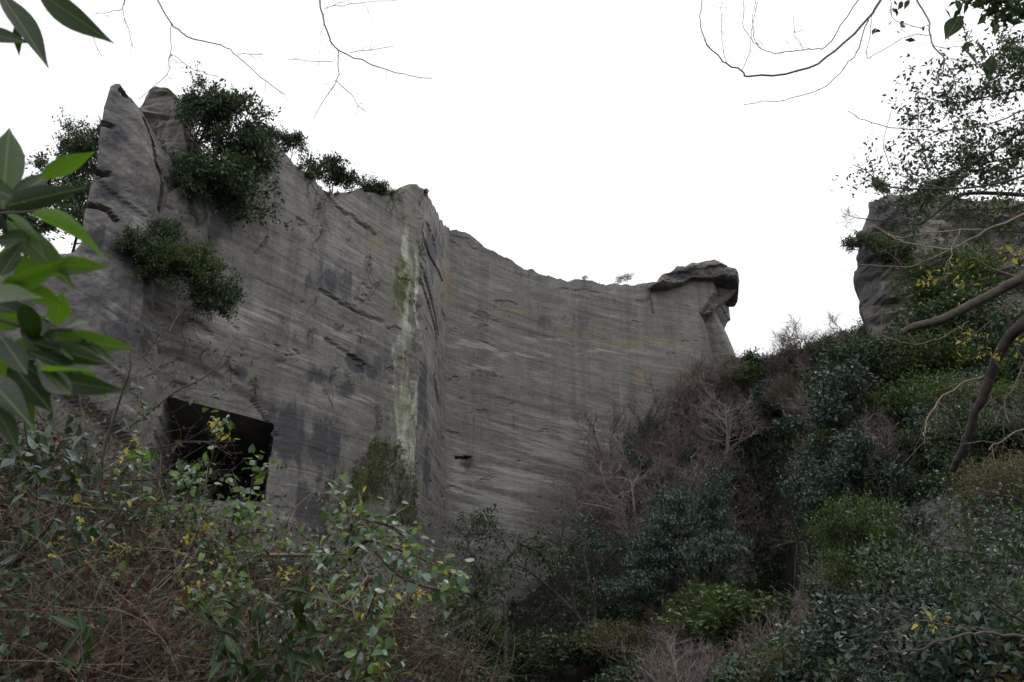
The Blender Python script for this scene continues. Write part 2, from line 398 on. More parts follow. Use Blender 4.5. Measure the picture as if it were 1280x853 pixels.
# relief: broad undulation, bedding ledges, small chips
D = .32 * fbm(X * .08, Y * .08, Z * .08, 3, 3) + .03 * fbm(X * .9, Y * .9, Z * 1.3, 4, 11)
zw = Z + .5 * fbm(X * .06, Y * .06, Z * .05, 3, 21) + .17 * np.maximum(X + 7, 0)
led = fbm(UU * .035, 0 * X, zw * .55, 3, 31); led2 = fbm(UU * .09, 0 * X, zw * 1.9, 3, 41)
D += .05 * smooth(-.15, .15, led) + .02 * smooth(-.1, .1, led2) + .006 * np.sign(fbm(UU * .15, 0 * X, zw * 5.5, 2, 51))
chip = fbm(X * .35, Y * .35, Z * .9, 4, 61); D -= .12 * smooth(.78, .9, chip)
crk = [[(405, 240), (420, 258), (440, 272), (470, 293)], [(236, 240), (240, 262), (252, 290), (262, 300)], [(330, 300), (318, 318)],
       [(405, 425), (455, 455)], [(318, 500), (345, 545)], [(395, 365), (430, 385), (475, 405)]]
for c_ in crk: D -= .22 * (1 - smooth(.2, 3.0, seg_d(PX + 2.5 * fbm(X, Y, Z, 3, 5), PY + 2 * fbm(X, Y, Z, 3, 9), c_))) * isA
for c_ in [[(527, 290), (541, 330), (553, 352)], [(524, 330), (548, 420)], [(522, 345), (545, 425)], [(548, 450), (552, 560)], [(540, 470), (551, 520)]]:
    D -= .3 * (1 - smooth(.4, 1.6, seg_d(PX, PY, c_))) * isB
D += .8 * isB * (smooth(318, 340, PX * 0 + PY) * .3)
# stepped ledge above the cave
ledge_y = np.interp(PX, [150, 220, 262, 300, 345, 420], [430, 440, 462, 488, 514, 545])
D -= .2 * smooth(-6, 6, PY - ledge_y) * (1 - smooth(330, 372, PX)) * isA
# corner chamfer noise and top edge roughness
D += .25 * fbm(X * 1.1, Y * 1.1, Z * .7, 4, 77) * np.exp(-np.abs(UU - seg[nA - 1]) / 1.2)
# slot on the back wall
D -= .9 * ((PX > 569) & (PX < 589) & (PY > 571) & (PY < 573.4)) * isC
D -= .6 * (1 - smooth(.5, 2.2, seg_d(PX, PY, [(797, 350), (796, 382)]))) * 0
D -= .3 * (1 - smooth(.5, 1.8, seg_d(PX, PY, [(812, 362), (817, 390)]))) * isC
XD = X + NX * D; YD = Y + NY * D
# the cave: a squared quarry adit cut into the left wall
u0, z0 = None, None
cave = isA & (PX > 213 - (PY - 495) * .3) & (PX < 342.5 - (PY - 530) * .14) & (PY < 625)
caz = at(342, 530, 50)  # reference only for ceiling height
def wall_z(px, py):
    dd = ray(px, py); nn = np.array([math.cos(AZ_A), -math.sin(AZ_A)])
    t = (P0 @ nn) / (dd[0] * nn[0] + dd[1] * nn[1]); return CAMZ + dd[2] * t
zc = .5 * (wall_z(217, 497) + wall_z(341, 530))
cave &= Z < zc
XD = np.where(cave, X - math.cos(AZ_A) * 15 + dA[0] * 13, XD); YD = np.where(cave, Y + math.sin(AZ_A) * 15 + dA[1] * 13, YD)
# top rim: roughen
rim = smooth(0, 1.2, np.minimum(zt[-1], 99) * 0 + (np.concatenate([zt, np.full(side_n, zt[-1])])[None, :] - Z))
Zr = Z + (1 - rim) * .28 * fbm(X * .9, Y * .9, Z * 0, 4, 88)
# cap rows going back
rows_x, rows_y, rows_z = [XD], [YD], [Zr]
for bk, dz in ((.5, .12), (1.5, .1), (4, -.4), (10, -2), (18, -30)):
    rows_x.append(XD[-1:] - NX[-1:] * bk); rows_y.append(YD[-1:] - NY[-1:] * bk)
    rows_z.append(Zr[-1:] + dz + .25 * fbm(X[-1:] * .5, Y[-1:] * .5, bk, 3, 90))
XD = np.concatenate(rows_x); YD = np.concatenate(rows_y); ZD = np.concatenate(rows_z)
R_, C_ = XD.shape; idx = np.arange(R_ * C_).reshape(R_, C_)
q4 = np.stack([idx[:-1, :-1], idx[:-1, 1:], idx[1:, 1:], idx[1:, :-1]], -1)
V = np.stack([XD, YD, ZD], -1).reshape(-1, 3)
ztf = np.concatenate([zt, np.full(side_n, zt[-1])])
keep = np.ones(q4.shape[:2], bool)
keep[:len(zrows) - 1] = zrows[:-1, None] < np.maximum(ztf[:-1], ztf[1:])[None, :]
q4 = q4[keep]
px, py = proj(V[:, 0], V[:, 1], V[:, 2]); cc = np.broadcast_to(np.arange(C_), (R_, C_)).ravel()
wx = px + 5 * fbm(V[:, 0] * .5, V[:, 1] * .5, V[:, 2] * .5, 3, 101); wy = py + 5 * fbm(V[:, 0] * .5, V[:, 1] * .5, V[:, 2] * .5, 3, 111)
lich = 1 - smooth(3, 13, np.abs(wx - np.interp(py, [250, 330, 450, 520, 600], [511, 505, 503, 508, 520])))
for x0_, y0_, x1_, y1_, w_ in ((520, 300, 522, 420, 3), (492, 430, 500, 560, 5), (514, 480, 530, 610, 6), (486, 500, 492, 560, 3)): lich = np.maximum(lich, .85 * (1 - smooth(w_ * .4, w_ * 1.6, seg_d(wx, wy, [(x0_, y0_), (x1_, y1_)]))))
lich *= .62 + .38 * smooth(-.3, .3, fbm(V[:, 0] * .3, V[:, 1] * .3, V[:, 2] * .22, 3, 131))
lich *= smooth(250, 300, py) * (1 - smooth(585, 625, py)); lich = np.maximum(lich, blob(wx, wy, [(512, 800, 16, 60), (508, 560, 26, 60)])) * (cc < nA + 10)
stain_shade = blob(wx, wy, [(410, 350, 40, 30), (455, 455, 40, 26), (400, 470, 30, 20), (360, 545, 50, 60), (430, 490, 14, 30), (400, 560, 40, 60), (385, 650, 30, 60), (270, 290, 40, 40), (300, 470, 18, 16)]) * (cc < nA)
stain_shade = np.maximum(stain_shade, blob(wx, wy, [(584, 580, 13, 15), (528, 480, 10, 80), (533, 590, 12, 40), (540, 310, 18, 55)]))
stain_shade = np.maximum(stain_shade, .55 * blob(wx, wy, [(700, 400, 90, 16), (800, 375, 110, 12), (640, 340, 60, 14), (600, 470, 50, 12)]))
stain_shade = np.maximum(stain_shade, (1 - smooth(4, 12, np.abs(px - 897 + (py - 345) * .1))) * ((py > 340) & (py < 400)) * 0)
pale = blob(wx, wy, [(700, 560, 120, 70), (620, 640, 90, 70), (590, 430, 60, 8), (640, 445, 60, 10), (690, 425, 70, 7), (575, 600, 16, 60), (600, 460, 50, 7), (740, 440, 60, 5), (300, 400, 60, 30), (250, 420, 40, 20), (440, 500, 60, 16), (430, 420, 60, 22), (640, 600, 80, 60)])  # thin streaks on the back wall paint sky light caught by ledges
pale = np.maximum(pale, 1 - smooth(2, 6, np.abs(wx - 784 - (py - 360) * .06)) + 0) * ((py < 900)) if False else np.maximum(pale, (1 - smooth(2, 7, np.abs(px - 784 - (py - 360) * .06))) * (py < 480) * .42)
och = blob(wx, wy, [(800, 430, 90, 8), (720, 415, 60, 7), (860, 470, 80, 8), (640, 395, 70, 7), (800, 470, 14, 26), (560, 350, 20, 60), (470, 300, 20, 40)])
moss = blob(wx, wy, [(460, 600, 46, 40), (430, 640, 30, 40), (520, 640, 30, 45), (480, 560, 30, 22), (500, 360, 14, 50)]) * (cc < nA + 4)
moss[:] = np.maximum(moss, (np.repeat(np.arange(R_), C_) >= len(zrows)) * 1.0)
V_CL = V.copy(); CC_CL = cc.copy()
cliff = link('quarry_cliff', mesh_np('quarry_cliff', V, q4, M['cliff'], dict(lichen=lich, stain_shade=stain_shade, pale=pale, ochre=och, moss=moss)))
tag(cliff, kind='structure')

# ------------------------------------------------------------------ rock masses with their own depth
def rock_mass(name, poly, Y0, thick, az=0.0, step=.3, amp=.5, seed=0, mat='rough', bulge=.8, bed=.3, cuts=None, marks=None, slope=0.0, shear=0.0, sm=False):
    """solid rock: front relief, rounded rim and back, from an outline standing at depth Y0 (plane turned by az)"""
    c = at(sum(p[0] for p in poly) / len(poly), sum(p[1] for p in poly) / len(poly), Y0)
    n2 = np.array([math.sin(az), -math.cos(az)]); t2 = np.array([math.cos(az), math.sin(az)])
    O = np.array([c.x, c.y]); pts = []
    for a, b in poly:
        dd = ray(a, b); t = (O @ n2) / (dd[:2] @ n2); w_ = dd * t; pts.append(((w_[:2] - O) @ t2, CAMZ + w_[2]))
    pts = np.array(pts); lo = pts.min(0) - step * 2; hi = pts.max(0) + step * 2
    us = np.arange(lo[0], hi[0], step); vs = np.arange(lo[1], hi[1], step); A, B = np.meshgrid(us, vs)
    inside = np.zeros(A.shape, bool); dist = np.full(A.shape, 1e9)
    for (x0, y0), (x1, y1) in zip(pts, np.roll(pts, -1, 0)):
        cr = ((y0 > B) != (y1 > B)) & (A < (x1 - x0) * (B - y0) / (y1 - y0 + 1e-12) + x0); inside ^= cr
        dx, dy = x1 - x0, y1 - y0; t = np.clip(((A - x0) * dx + (B - y0) * dy) / (dx * dx + dy * dy + 1e-12), 0, 1)
        ex, ey = x0 + t * dx, y0 + t * dy; dn = np.hypot(A - ex, B - ey)
        if 'nx' not in locals(): nx, ny = ex.copy(), ey.copy()
        m_ = dn < dist; nx = np.where(m_, ex, nx); ny = np.where(m_, ey, ny); dist = np.minimum(dist, dn)
    # pull outside rim vertices on to the outline
    near = (~inside) & (dist < step * 1.5)
    A2 = np.where(near, nx, A); B2 = np.where(near, ny, B); dist = np.where(inside, dist, 0)
    jit = .25 * amp * fbm(A2 * .8, B2 * .8, 0 * A2, 3, seed + 5); A2 = A2 + jit * (dist < step * 2); B2 = B2 + .25 * amp * fbm(A2 * .8, B2 * .8, 5, 3, seed + 6) * (dist < step * 2)
    ok = inside | near
    cell = ok[:-1, :-1] & ok[1:, :-1] & ok[:-1, 1:] & ok[1:, 1:]
    prof = np.sqrt(np.clip(dist / bulge, 0, 1))
    bedn = fbm(A2 * .12, 0 * A2, (B2 - slope * A2) * 1.3, 3, seed + 9)
    fr = prof * bulge * .6 + amp * fbm(A2 * .35, B2 * .4, 0 * A2, 5, seed) * prof + bed * smooth(-.15, .15, bedn) * prof + .3 * amp * fbm(A2 * 1.6, B2 * 2.2, 0 * A2, 4, seed + 3) * prof
    if cuts is not None: 
        Pc = [O[0] + t2[0] * A2, O[1] + t2[1] * A2]; qx, qy = proj(Pc[0], Pc[1], B2); fr = fr + cuts(A2, B2, qx, qy)
    bkd = -thick * (.35 + .65 * prof)
    Vf = np.stack([O[0] + t2[0] * A2 + n2[0] * fr, O[1] + t2[1] * A2 + n2[1] * fr, B2], -1).reshape(-1, 3)
    AB = A2 + shear * (.35 + .65 * prof); Vb = np.stack([O[0] + t2[0] * AB + n2[0] * bkd, O[1] + t2[1] * AB + n2[1] * bkd, B2], -1).reshape(-1, 3)
    idx = np.arange(A.size).reshape(A.shape)
    qf = np.stack([idx[:-1, :-1], idx[:-1, 1:], idx[1:, 1:], idx[1:, :-1]], -1)[cell]
    e = {}
    for f in qf:
        for i in range(4):
            a, b = int(f[i]), int(f[(i + 1) % 4]); 
            if (b, a) in e: del e[(b, a)]
            else: e[(a, b)] = 1
    n = A.size; side = []
    nst = max(2, int(thick * .35 / 1.2)); Vx = [Vf, Vb]
    eb = np.array(list(e.keys()))
    used = np.unique(eb); rem = {int(u): i for i, u in enumerate(used)}; prev = {int(u): int(u) for u in used}; off = 2 * n; quads = [qf, (qf + n)[:, ::-1]]
    for k_ in range(1, nst + 1):
        if k_ < nst:
            t = k_ / nst; Pm = Vf[used] * (1 - t) + Vb[used] * t + .25 * amp * np.stack([fbm(Vf[used, 0] + k_ * 3.1, Vf[used, 1], Vf[used, 2], 3, seed + 20 + i) for i in range(3)], -1)
            Vx.append(Pm); cur = {int(u): off + rem[int(u)] for u in used}; off += len(used)
        else: cur = {int(u): int(u) + n for u in used}
        quads.append(np.array([[prev[int(b)], prev[int(a)], cur[int(a)], cur[int(b)]] for a, b in eb])); prev = cur
    V = np.concatenate(Vx); Fq = np.concatenate(quads)
    uq, inv = np.unique(Fq, return_inverse=True); V = V[uq]; Fq = inv.reshape(Fq.shape)
    px, py = proj(V[:, 0], V[:, 1], V[:, 2]); at_ = {k: np.zeros(len(V)) for k in ('lichen', 'stain_shade', 'pale', 'ochre', 'moss')}
    if marks: at_.update(marks(px, py))
    me = mesh_np(name, V, Fq, M[mat], at_, smooth_=sm)
    return me

# left pillar
pil_poly = [(136, 113), (142, 113), (150, 124), (164, 133), (178, 139), (190, 154), (200, 170), (208, 186), (214, 206), (219, 226), (214, 262), (208, 300), (200, 340), (198, 395), (192, 440), (188, 490), (172, 540), (158, 590), (140, 700), (-80, 700), (-80, 350), (0, 338), (50, 326), (84, 322), (94, 310), (97, 280), (106, 240), (112, 220), (114, 190), (121, 150), (130, 116)]
def pil_cut(A, B, qx, qy):   # right facet turning away, slanting beds stepping out one under another, oblique cleft
    ridge = np.interp(qy, [113, 135, 180, 230, 300, 400, 600], [141, 158, 172, 178, 172, 168, 150]) + 3 * fbm(A * .6, B * .6, 0 * A, 3, 7)
    f = -.045 * np.maximum(0, qx - ridge) * smooth(700, 420, qy)
    s = B + .50 * A + .25 * fbm(A * .5, B * .5, 0 * A, 3, 12)
    f = f + .8 * smooth(-.05, .05, vn(s * .20, 0 * A, 0 * A, 4)) + .12 * smooth(-.06, .06, vn(s * .8, 0 * A, 0 * A + 3, 8))
    for c_ in ([(98, 262), (125, 270), (138, 282)], [(118, 165), (132, 168)], [(112, 222), (128, 226)], [(140, 122), (150, 130)], [(178, 150), (196, 190), (206, 230), (200, 262)]):
        f = f - .7 * (1 - smooth(.6, 3.2, seg_d(qx + 2 * fbm(A, B, 0 * A, 3, 15), qy + 2 * fbm(A, B, 0 * A, 3, 16), c_)))
    return f
me = rock_mass('rock_pillar', pil_poly, 37.5, 4, math.radians(48), .13, .16, 5, 'slant', .15, .05, pil_cut,
               lambda x, y: dict(pale=blob(x, y, [(170, 300, 18, 60), (190, 190, 20, 20), (200, 460, 40, 60), (140, 390, 25, 30)]), stain_shade=blob(x, y, [(135, 240, 25, 16), (150, 170, 22, 14), (120, 300, 20, 30), (160, 420, 40, 30)])), slope=-.5, shear=3.2)
tag(link('rock_pillar', me), 'tall leaning grey rock pillar with slanting beds at the left end of the quarry wall', 'rock pillar')
# rough shoulder behind the pillar, seen between pillar and tree
me = rock_mass('rock_shoulder', [(186, 112), (196, 106), (210, 110), (218, 122), (228, 150), (236, 190), (248, 230), (262, 262), (256, 300), (244, 340), (214, 400), (190, 400), (170, 250), (172, 140)], 43, 6, math.radians(-20), .2, .8, 31, 'rough', .9, .3, None, shear=-2.2, marks=
               lambda x, y: dict(pale=blob(x, y, [(216, 240, 16, 70), (228, 300, 12, 40)]), stain_shade=blob(x, y, [(240, 220, 12, 40), (215, 200, 6, 40)]), moss=blob(x, y, [(222, 205, 8, 30), (215, 115, 16, 10)])))
tag(link('rock_shoulder', me), 'rough cracked rock shoulder between the leaning pillar and the large cliff-top tree', 'rock')
# overhanging cap slab at the right end of the back wall
me = rock_mass('overhanging_rock', [(810, 361), (820, 354), (828, 345), (840, 339), (845, 334), (856, 333), (864, 328), (872, 329), (885, 327), (893, 326), (905, 331), (919, 336), (922, 342), (921, 350), (910, 352), (896, 348), (880, 347), (866, 347), (852, 353), (835, 359)], QEND[1] - 1.2, 9, 0, .12, .55, 55, 'rough', .45, .5, None,
               lambda x, y: dict(stain_shade=blob(x, y, [(905, 350, 22, 12), (860, 345, 40, 8)]), pale=blob(x, y, [(870, 333, 16, 5)])), slope=.1, shear=2.6)  # dark strip along the underside is shade painted into the rock
tag(link('overhanging_rock', me), 'jutting layered rock slab overhanging the right end of the quarry wall', 'rock')
me = rock_mass('hanging_block', [(896, 346), (921, 345), (921, 363), (912, 371), (899, 380), (888, 391), (878, 394), (884, 384), (893, 372)], QEND[1] + 1.0, 7, math.radians(12), .14, .2, 58, 'rough', .3, .15, None,
               lambda x, y: dict(stain_shade=np.ones(len(x)) * .45), shear=1.0)  # shade on the recessed block, painted as one even dark tone
tag(link('hanging_block', me), 'dark squared block of rock hanging below the tip of the jutting slab', 'rock')
me = rock_mass('rock_stump', [(892, 390), (896, 396), (903, 412), (911, 432), (917, 448), (920, 480), (886, 480), (881, 430), (877, 404), (884, 396)], QEND[1] + 2.2, 5, math.radians(-12), .14, .2, 66, 'cliff', .3, .1, None,
               lambda x, y: dict(moss=blob(x, y, [(910, 446, 16, 5)])), shear=1.4)
tag(link('rock_stump', me), 'sloping rock prop left standing beneath the overhanging slab', 'rock')
# right-hand bluff
me = rock_mass('rock_bluff', [(1084, 256), (1098, 249), (1120, 244), (1150, 240), (1190, 246), (1230, 252), (1300, 250), (1400, 262), (1600, 300), (1700, 480), (1500, 560), (1120, 520), (1098, 470), (1092, 428), (1080, 400), (1072, 372), (1067, 352), (1070, 320), (1076, 290), (1083, 275)], 60, 16, math.radians(4), .3, 1.0, 77, 'rough', 1.6, .4, None, shear=10, marks=
               lambda x, y: dict(moss=.8 * blob(x, y, [(1115, 330, 30, 60), (1180, 380, 90, 50), (1150, 245, 60, 8), (1230, 330, 50, 60)]), stain_shade=blob(x, y, [(1085, 330, 30, 70), (1230, 290, 60, 40), (1120, 270, 60, 20)]), pale=blob(x, y, [(1105, 300, 25, 10), (1130, 310, 20, 14)])))
tag(link('rock_bluff', me), 'dark bushy rock bluff rising at the right behind the bare branches', 'rock bluff')

# ------------------------------------------------------------------ terrain: one height field
cp = []
def C(px, py, Y): p = at(px, py, Y); cp.append((p.x, p.y, p.z))
for a in [(560, 780, 66), (600, 850, 68), (640, 850, 72), (700, 770, 72), (760, 665, 73), (800, 590, 75), (850, 525, 77), (915, 458, 79), (960, 450, 80), (1000, 440, 78), (1040, 425, 76), (1062, 425, 74), (1085, 470, 70),
          (1130, 470, 60), (1200, 455, 56), (1290, 430, 50), (1450, 440, 45),
          (620, 870, 55), (700, 870, 52), (720, 780, 60), (800, 720, 58), (850, 640, 62), (870, 770, 50), (920, 570, 66), (900, 690, 58), (900, 860, 36), (960, 860, 34),
          (925, 640, 56), (915, 720, 50), (922, 790, 44), (958, 650, 74), (962, 700, 74), (968, 740, 70), (972, 780, 62), (1002, 690, 46), (1010, 760, 40), (985, 600, 66), (1015, 660, 50), (1025, 730, 44), (1030, 800, 36), (1000, 560, 62),
          (1060, 560, 54), (1080, 640, 44), (1100, 720, 36), (1100, 800, 26), (1080, 870, 24), (1180, 560, 46), (1180, 640, 38), (1200, 720, 30), (1200, 800, 20), (1180, 870, 17), (1300, 560, 36), (1320, 680, 26), (1320, 780, 17), (1300, 870, 13)]: C(*a)
# near bank at lower left
for a in [(-120, 560, 6), (0, 585, 7), (100, 622, 7.5), (200, 690, 7.8), (330, 730, 8), (430, 755, 8), (520, 815, 8), (560, 870, 7.6), (0, 730, 5), (200, 760, 5.5), (400, 800, 6), (480, 860, 6), (0, 900, 3.6), (300, 920, 4), (600, 960, 6)]: C(*a)
cp += [(-14, 12, 3.0), (-9, 13, -1.5), (-5, 13, -3), (-2, 12, -3.2), (0, 20, -4.5), (-8, 25, -4.5), (-16, 30, -2), (-22, 22, 0), (-25, 35, 0), (-14, 46, -2.5), (-9, 56, -3), (-7, 62, -2), (-35, 10, 2), (-45, -20, 3),
       (0, 0, 0), (2, 4, -.6), (4, 8, -1.5), (6, 14, -2.5), (-3, -5, .2), (10, -5, 0), (20, -20, 3), (-15, -20, 3), (30, 0, 6), (45, 20, 18), (60, 50, 30), (70, 80, 34), (40, 95, 26), (25, 92, 22), (0, 100, 5), (-30, 90, 0), (30, 130, 20), (-60, 60, 5), (-60, 130, 5), (90, 130, 30)]
cp = np.array(cp); K = np.sqrt(((cp[:, None, :2] - cp[None, :, :2]) ** 2).sum(-1) + .3)
n_ = len(cp); AA = np.zeros((n_ + 3, n_ + 3)); AA[:n_, :n_] = K - np.eye(n_) * .05; AA[:n_, n_] = 1; AA[:n_, n_ + 1:] = cp[:, :2]; AA[n_:, :n_] = AA[:n_, n_:].T
wts = np.linalg.solve(AA, np.concatenate([cp[:, 2], np.zeros(3)]))
def hgt(x, y):
    x = np.asarray(x, float); y = np.asarray(y, float); sh = x.shape; x = x.ravel(); y = y.ravel(); out = np.empty(x.shape)
    for s in range(0, len(x), 20000):
        a, b = x[s:s + 20000], y[s:s + 20000]
        out[s:s + 20000] = np.sqrt((a[:, None] - cp[:, 0]) ** 2 + (b[:, None] - cp[:, 1]) ** 2 + .3) @ wts[:n_] + wts[n_] + wts[n_ + 1] * a + wts[n_ + 2] * b
    return out.reshape(sh)
gx = np.concatenate([np.arange(-300, -50, 12), np.arange(-50, -14, 1.2), np.arange(-14, 8, .3), np.arange(8, 70, .7), np.arange(70, 320, 14)])
gy = np.concatenate([np.arange(-200, -8, 10), np.arange(-8, 16, .3), np.arange(16, 100, .7), np.arange(100, 420, 14)])
GX, GY = np.meshgrid(gx, gy)
xc = np.clip(GX, -65, 90); yc = np.clip(GY, -30, 130); GZ = hgt(xc, yc)
rough_amp = smooth(4, 30, np.hypot(GX, GY)) * .9 + .12
GZ = GZ + rough_amp * (fbm(GX * .35, GY * .35, 0 * GX, 4, 201) + .25 * fbm(GX * 1.1, GY * 1.1, 0 * GX, 2, 207))
gpx, gpy = proj(GX, np.maximum(GY, 1), np.full(GX.shape, 5.0))       # a narrow ravine cut into the slope
GZ = GZ - 11 * np.exp(-((gpx - 962 - 5 * fbm(GX * .3, GY * .3, 0 * GX, 3, 205)) / 33) ** 2 * 1.0) * smooth(42, 47, GY) * (1 - smooth(63, 69, GY))
idx = np.arange(GX.size).reshape(GX.shape); q4 = np.stack([idx[:-1, :-1], idx[:-1, 1:], idx[1:, 1:], idx[1:, :-1]], -1).reshape(-1, 4)
V = np.stack([GX, GY, GZ], -1).reshape(-1, 3)
spx, spy = proj(GX, np.maximum(GY, 1), GZ); spx = spx + 7 * fbm(GX * .6, GY * .6, GZ * .6, 3, 211)
bare_rock = np.maximum(1 - smooth(5, 15, seg_d(spx, spy, [(996, 690), (1004, 730), (1012, 790)])), 1 - smooth(12, 34, seg_d(spx, spy, [(1160, 612), (1185, 650), (1215, 704)]))) * ((GY > 14) & (GY < 70))
V[:, 2] += (bare_rock * .5 * fbm(GX * 1.3, GY * 1.3, 0 * GX, 3, 213)).ravel()
tag(link('hillside_ground', mesh_np('hillside_ground', V, q4, M['soil'], dict(rock=bare_rock.ravel()), smooth_=True)), kind='structure')
def H(x, y):        # height of the built sheet
    i = np.clip(np.searchsorted(gy, y) - 1, 0, len(gy) - 2); j = np.clip(np.searchsorted(gx, x) - 1, 0, len(gx) - 2)
    ty = (y - gy[i]) / (gy[i + 1] - gy[i]); tx = (x - gx[j]) / (gx[j + 1] - gx[j])
    return (GZ[i, j] * (1 - tx) + GZ[i, j + 1] * tx) * (1 - ty) + (GZ[i + 1, j] * (1 - tx) + GZ[i + 1, j + 1] * tx) * ty
def hit(px, py, y0=1.5, y1=95, n=700):      # vectorised ray cast on the ground
    px = np.atleast_1d(np.asarray(px, float)); py = np.atleast_1d(np.asarray(py, float))
    r = (px - CX) / F; u = (CY - py) / F; dy = CP - u * SP; dx = r / dy; dz = (SP + u * CP) / dy
    ys = np.geomspace(y0, y1, n); X_ = dx[:, None] * ys; Z_ = CAMZ + dz[:, None] * ys
    below = Z_ < H(X_, np.broadcast_to(ys, X_.shape)); f = np.argmax(below, 1); ok = below.any(1)
    yy = ys[f]; return dx * yy, yy, H(dx * yy, yy), ok
def ground_at(px, py, y0=1.5):
    x, y, z, ok = hit(px, py, y0); return Vector((x[0], y[0], z[0])), bool(ok[0])
def ground_pt(px, Y):
    x = (px - CX) / F * Y / CP * .98; return Vector((x, Y, float(H(np.array(x), np.array(Y)))))

# ------------------------------------------------------------------ thickets on the far slopes (nobody could count them)
def scatter(name, pts, protos, smin, smax, mats, rng, tilt=.35):
    Vs, Fs, Ms = [], [], []; off = 0
    for p in pts:
        Vp, Fp, mi = protos[rng.integers(len(protos))]; a = rng.random() * 6.28; s = smin + (smax - smin) * rng.random()
        R = np.array(Matrix.Rotation(a, 3, 'Z') @ Matrix.Rotation(rng.normal() * tilt, 3, 'X'))
        Vs.append((Vp * s) @ R.T + p); Fs.append(Fp + off); Ms.append(mi); off += len(Vp)
    return link(name, mesh_np(name, np.concatenate(Vs), np.concatenate(Fs), mats, matidx=np.concatenate(Ms)))
def bush_proto(rng, n=120, rad=.9, lf=.17, hgt_=.7, twigs=12):
    c = rdir(9, rng, .6) * rad * (.3 + .7 * rng.random((9, 1))); c[:, 2] = np.abs(c[:, 2]) * hgt_ + .1
    k = rng.integers(9, size=n); P = c[k] + rng.normal(size=(n, 3)) * rad * np.array([.2, .2, .13])
    L = lf * (.6 + .8 * rng.random(n)); V, Fq = leaves(P, rdir(n, rng), rdir(n, rng, 1.5), L, L * .55)
    tw = [(np.array([[0, 0, -.3], c[q % 9] * .6 + rng.normal(size=3) * .1, c[q % 9] * 1.2 + rng.normal(size=3) * .2]), np.array([.02, .014, .008])) for q in range(twigs)]
    V2, F2 = tubes(tw); return np.concatenate([V, V2]), np.concatenate([Fq, F2 + len(V)]), np.concatenate([np.zeros(len(Fq)), np.ones(len(F2))])
def twig_proto(rng, n=34, h=1.6):
    tw = []
    for q in range(n // 6):
        b = np.array([rng.normal() * .15, rng.normal() * .15, -.2]); d_ = rdir(1, rng, 1.3)[0]; d_[2] = abs(d_[2])
        pts = [b]
        for _ in range(3): d_ = d_ + rng.normal(size=3) * .22; d_ /= np.linalg.norm(d_); pts.append(pts[-1] + d_ * h / 3)
        pts = np.array(pts); tw.append((pts, np.array([.02, .016, .011, .007])))
        for _ in range(5):
            t = 1 + rng.random() * 2; i = min(int(t), 2); bb = pts[i] + (pts[i + 1] - pts[i]) * (t - i); dd = d_ * .6 + rdir(1, rng, .4)[0] * .8
            tw.append((np.array([bb, bb + dd * h * .16, bb + dd * h * .3 + rng.normal(size=3) * h * .05]), np.array([.010, .008, .005])))
    V, Fq = tubes(tw); return V, Fq, np.ones(len(Fq))
rng = np.random.default_rng(21)
bushes = [bush_proto(rng, 110) for _ in range(7)]; twigs = [twig_proto(rng) for _ in range(7)]
N = 15000; px = rng.uniform(560, 1330, N); py = rng.uniform(410, 880, N)
x, y, z, ok = hit(px, py, 12); dcl = np.minimum(1, 1)
fld = fbm(x * .16, y * .16, z * .16, 3, 301); right = smooth(840, 980, px) * 1.3 + smooth(600, 800, py) * .3
gully = (np.abs(px - np.interp(py, [600, 850], [962, 968])) < 54) & (py > 610) & (py < 815)
g = fld + right * .8 - .35 - .75 * (1 - smooth(455, 520, py)) * (1 - smooth(1060, 1110, px)) + rng.normal(size=N) * .2
P = np.stack([x, y, z], -1); ok &= ~((np.hypot((px - 1004) / 26, (py - 752) / 72) < 1) | (np.hypot((px - 1184) / 44, (py - 668) / 72) < 1)); ok &= ~(gully & (rng.random(N) < .6)); ok &= ~((px < 740) & (rng.random(N) < .85))
keepn = (rng.random(N) < np.clip(y / 55, .3, 1)) & (y > 14)
sel = ok & (g > 0) & keepn; kindr = rng.random(N) + .5 * fbm(x * .1, y * .1, 0 * x, 2, 401)
A_ = P[sel & (kindr < .42)][:2300]; B_ = P[sel & (kindr >= .42) & (kindr < .88)][:2300]; O_ = P[sel & (kindr >= .88)][:700]
tag(scatter('evergreen_thicket', A_, bushes, .7, 1.5, [M['ever'], M['bark']], rng), 'dark evergreen undergrowth covering the right hand slope', 'undergrowth', kind='stuff')
tag(scatter('bluish_thicket', B_, bushes, .6, 1.4, [M['blue'], M['bark']], rng), 'blue-green leafy undergrowth spread over the right hand slope', 'undergrowth', kind='stuff')
tag(scatter('olive_thicket', O_, bushes, .5, 1.2, [M['olive'], M['twig']], rng), 'olive brown scrub patches among the slope undergrowth', 'undergrowth', kind='stuff')
T_ = P[ok & ~((px < 820) & (py > 735)) & (g < .35) & (y > 24) & keepn][:4200]
tag(scatter('bare_scrub', T_, twigs, .6, 1.35, [M['twig'], M['twig']], rng), 'leafless brown scrub covering the slope below the quarry wall', 'scrub', kind='stuff')

